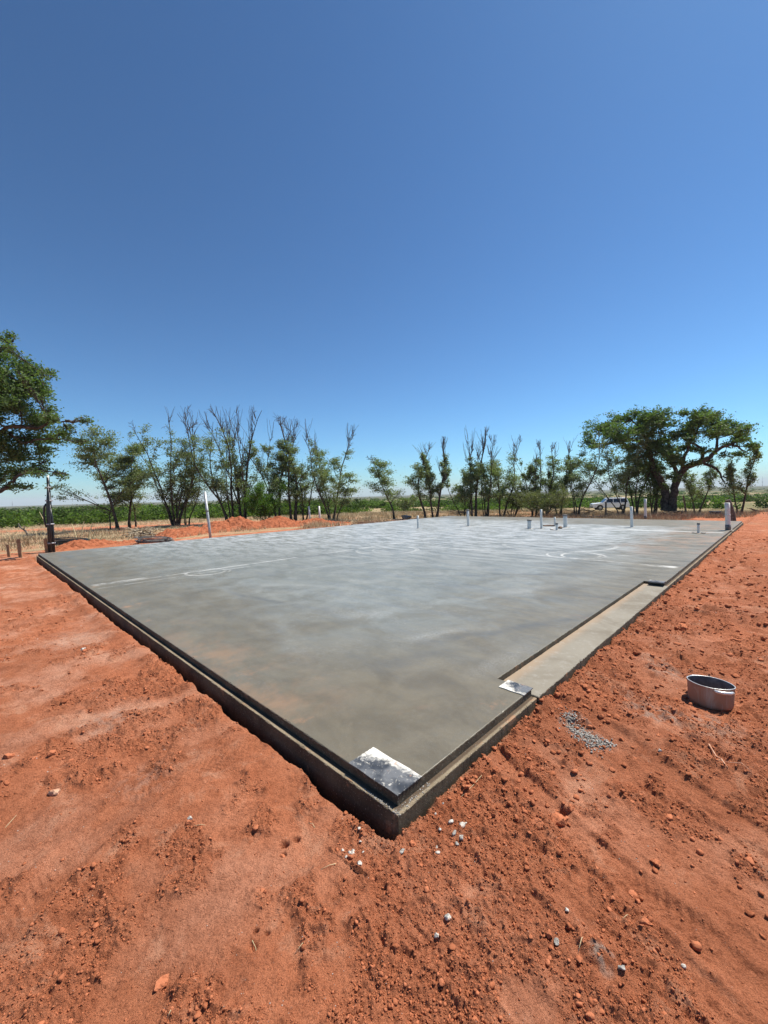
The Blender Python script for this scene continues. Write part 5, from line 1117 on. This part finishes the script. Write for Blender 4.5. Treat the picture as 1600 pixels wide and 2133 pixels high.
# ------------------------------------------------------------------ white car
def car():
    p = at_depth(1270, 1062, 58); g = gz(p.x, p.y); o = thing('parked_car', (p.x, p.y, p.z - .05), 'white four-wheel-drive wagon parked behind the trees', 'car', rz=math.radians(-14))
    # x forward is -x (nose to the left), y width, z up
    w = .88
    def shell(prof, hw, name, mat, tumble=0, parent=o, z0=None):
        V = []; n = len(prof); zs = [q[1] for q in prof]; lo, hi = min(zs), max(zs)
        for s_ in (-1, 1):
            for (x, z) in prof: V.append((x, s_ * (hw - tumble * (z - lo) / (hi - lo)), z))
        F = [tuple(range(n))[::-1] if False else tuple(range(n)), tuple(range(2 * n - 1, n - 1, -1))] + [(i, n + i, n + (i + 1) % n, (i + 1) % n) for i in range(n)]
        me = mesh_np(name, V, F); q = put(name, me, mat, parent); b_ = q.modifiers.new('bevel', 'BEVEL'); b_.width = .035; b_.segments = 2; b_.limit_method = 'ANGLE'; return q
    shell([(-2.35, .42), (-2.38, .78), (-2.25, .98), (-1.15, 1.09), (2.2, 1.09), (2.3, .8), (2.28, .42), (1.85, .40), (1.75, .72), (1.45, .84), (1.1, .72), (1.0, .40), (-1.0, .40), (-1.1, .72), (-1.42, .84), (-1.75, .72), (-1.85, .40)], w, 'body', M['paint'])
    shell([(-1.05, 1.09), (-.45, 1.70), (2.0, 1.70), (2.2, 1.12)], w - .04, 'cabin', M['paint'], .13)
    shell([(-.55, 1.70), (-.35, 1.76), (1.95, 1.76), (2.05, 1.70)], w - .2, 'roof', M['paint'])
    for s_ in (-1, 1):
        for (x0, x1, x2, x3) in ((-.80, -.40, .22, .22), (.30, .30, 1.12, 1.12), (1.20, 1.20, 1.90, 2.05)):
            V = []
            for x, z in ((x0, 1.14), (x3, 1.14), (x2, 1.62), (x1, 1.62)): V.append((x, s_ * (w - .035 - .13 * (z - 1.09) / .61), z))
            V2 = [(x, y - s_ * .02, z) for x, y, z in V]; me = mesh_np('side_window', V + V2, [(0, 1, 2, 3), (7, 6, 5, 4)] + [(i, (i + 1) % 4, 4 + (i + 1) % 4, 4 + i) for i in range(4)]); put('side_window', me, M['glass'], o)
    V = [(-1.06, -.72, 1.14), (-1.06, .72, 1.14), (-.53, .66, 1.65), (-.53, -.66, 1.65)]; me = mesh_np('windscreen', V + [(x + .03, y, z - .02) for x, y, z in V], [(0, 3, 2, 1), (4, 5, 6, 7), (0, 1, 5, 4), (1, 2, 6, 5), (2, 3, 7, 6), (3, 0, 4, 7)]); put('windscreen', me, M['glass'], o)
    for x in (-1.42, 1.45):
        for s_ in (-1, 1):
            q = MB(); pts = [(x, s_ * (w - .02), .38), (x, s_ * (w - .26), .38)]; q.tube([(x, s_ * w, .38), (x, s_ * (w - .03), .38), (x, s_ * (w - .22), .38), (x, s_ * (w - .25), .38)], [.34, .38, .38, .34], 20); wh = q.build('wheel', M['rubber'], o, True)
            q = MB(); q.tube([(x, s_ * (w + .004), .38), (x, s_ * (w - .02), .38)], .21, 16); q.build('rim', M['rim'], wh)
    for s_ in (-.62, .62):
        q = MB(); q.box(-2.40, -2.33, s_ - .14, s_ + .14, .76, .90); q.build('headlight', M['lamp'], o, bevel=.01)
    q = MB(); q.box(-2.46, -2.36, -.86, .86, .42, .60); q.build('bumper', M['cap'], o, bevel=.02); q = MB(); q.box(-2.395, -2.35, -.44, .44, .74, .90); q.build('grille', M['black'], o)
    for s_ in (-1, 1):
        q = MB(); q.box(-.78, -.66, s_ * .92 - .08, s_ * .92 + .08, 1.12, 1.27); q.build('wing_mirror', M['paint'], o, bevel=.02)
car()
# radio mast far off at the left
def mast(px, depth, top, label, w=1.3):
    p = at_depth(px, 1054, depth); g = float(base_height(p.x, p.y)); h = at_depth(px, top, depth).z - g; o = thing('radio_mast', (p.x, p.y, g), label, 'mast'); mb = MB()
    q = MB(); q.tube([(0, 0, -2), (0, 0, h)], [w, w * .35], 4); q.build('lattice_tower', M['mast'], o); q = MB(); q.box(-w * 2.2, w * 2.2, -1, 1, h * .42, h * .47); q.build('platform', M['mast'], o)
mast(26, 2600, 1044, 'tiny radio mast on the horizon at far left', 2.0)
mast(1588, 2600, 992, 'tiny pale mast on the horizon at far right', 1.4)

# ------------------------------------------------------------------ air
me = MB().box(-9500, 9500, -9500, 9500, -40, 130); me = mesh_np('haze', me.V, me.F)
hm = bpy.data.materials.new('haze_air'); hm.use_nodes = True; ht = hm.node_tree
for n_ in list(ht.nodes):
    if n_.type == 'BSDF_PRINCIPLED': ht.nodes.remove(n_)
pv = ht.nodes.new('ShaderNodeVolumePrincipled'); pv.inputs['Color'].default_value = (0.86, 0.92, 1.0, 1); pv.inputs['Density'].default_value = 0.00016
ht.links.new(pv.outputs[0], ht.nodes['Material Output'].inputs['Volume'])
put('haze', me, hm, kind='stuff')
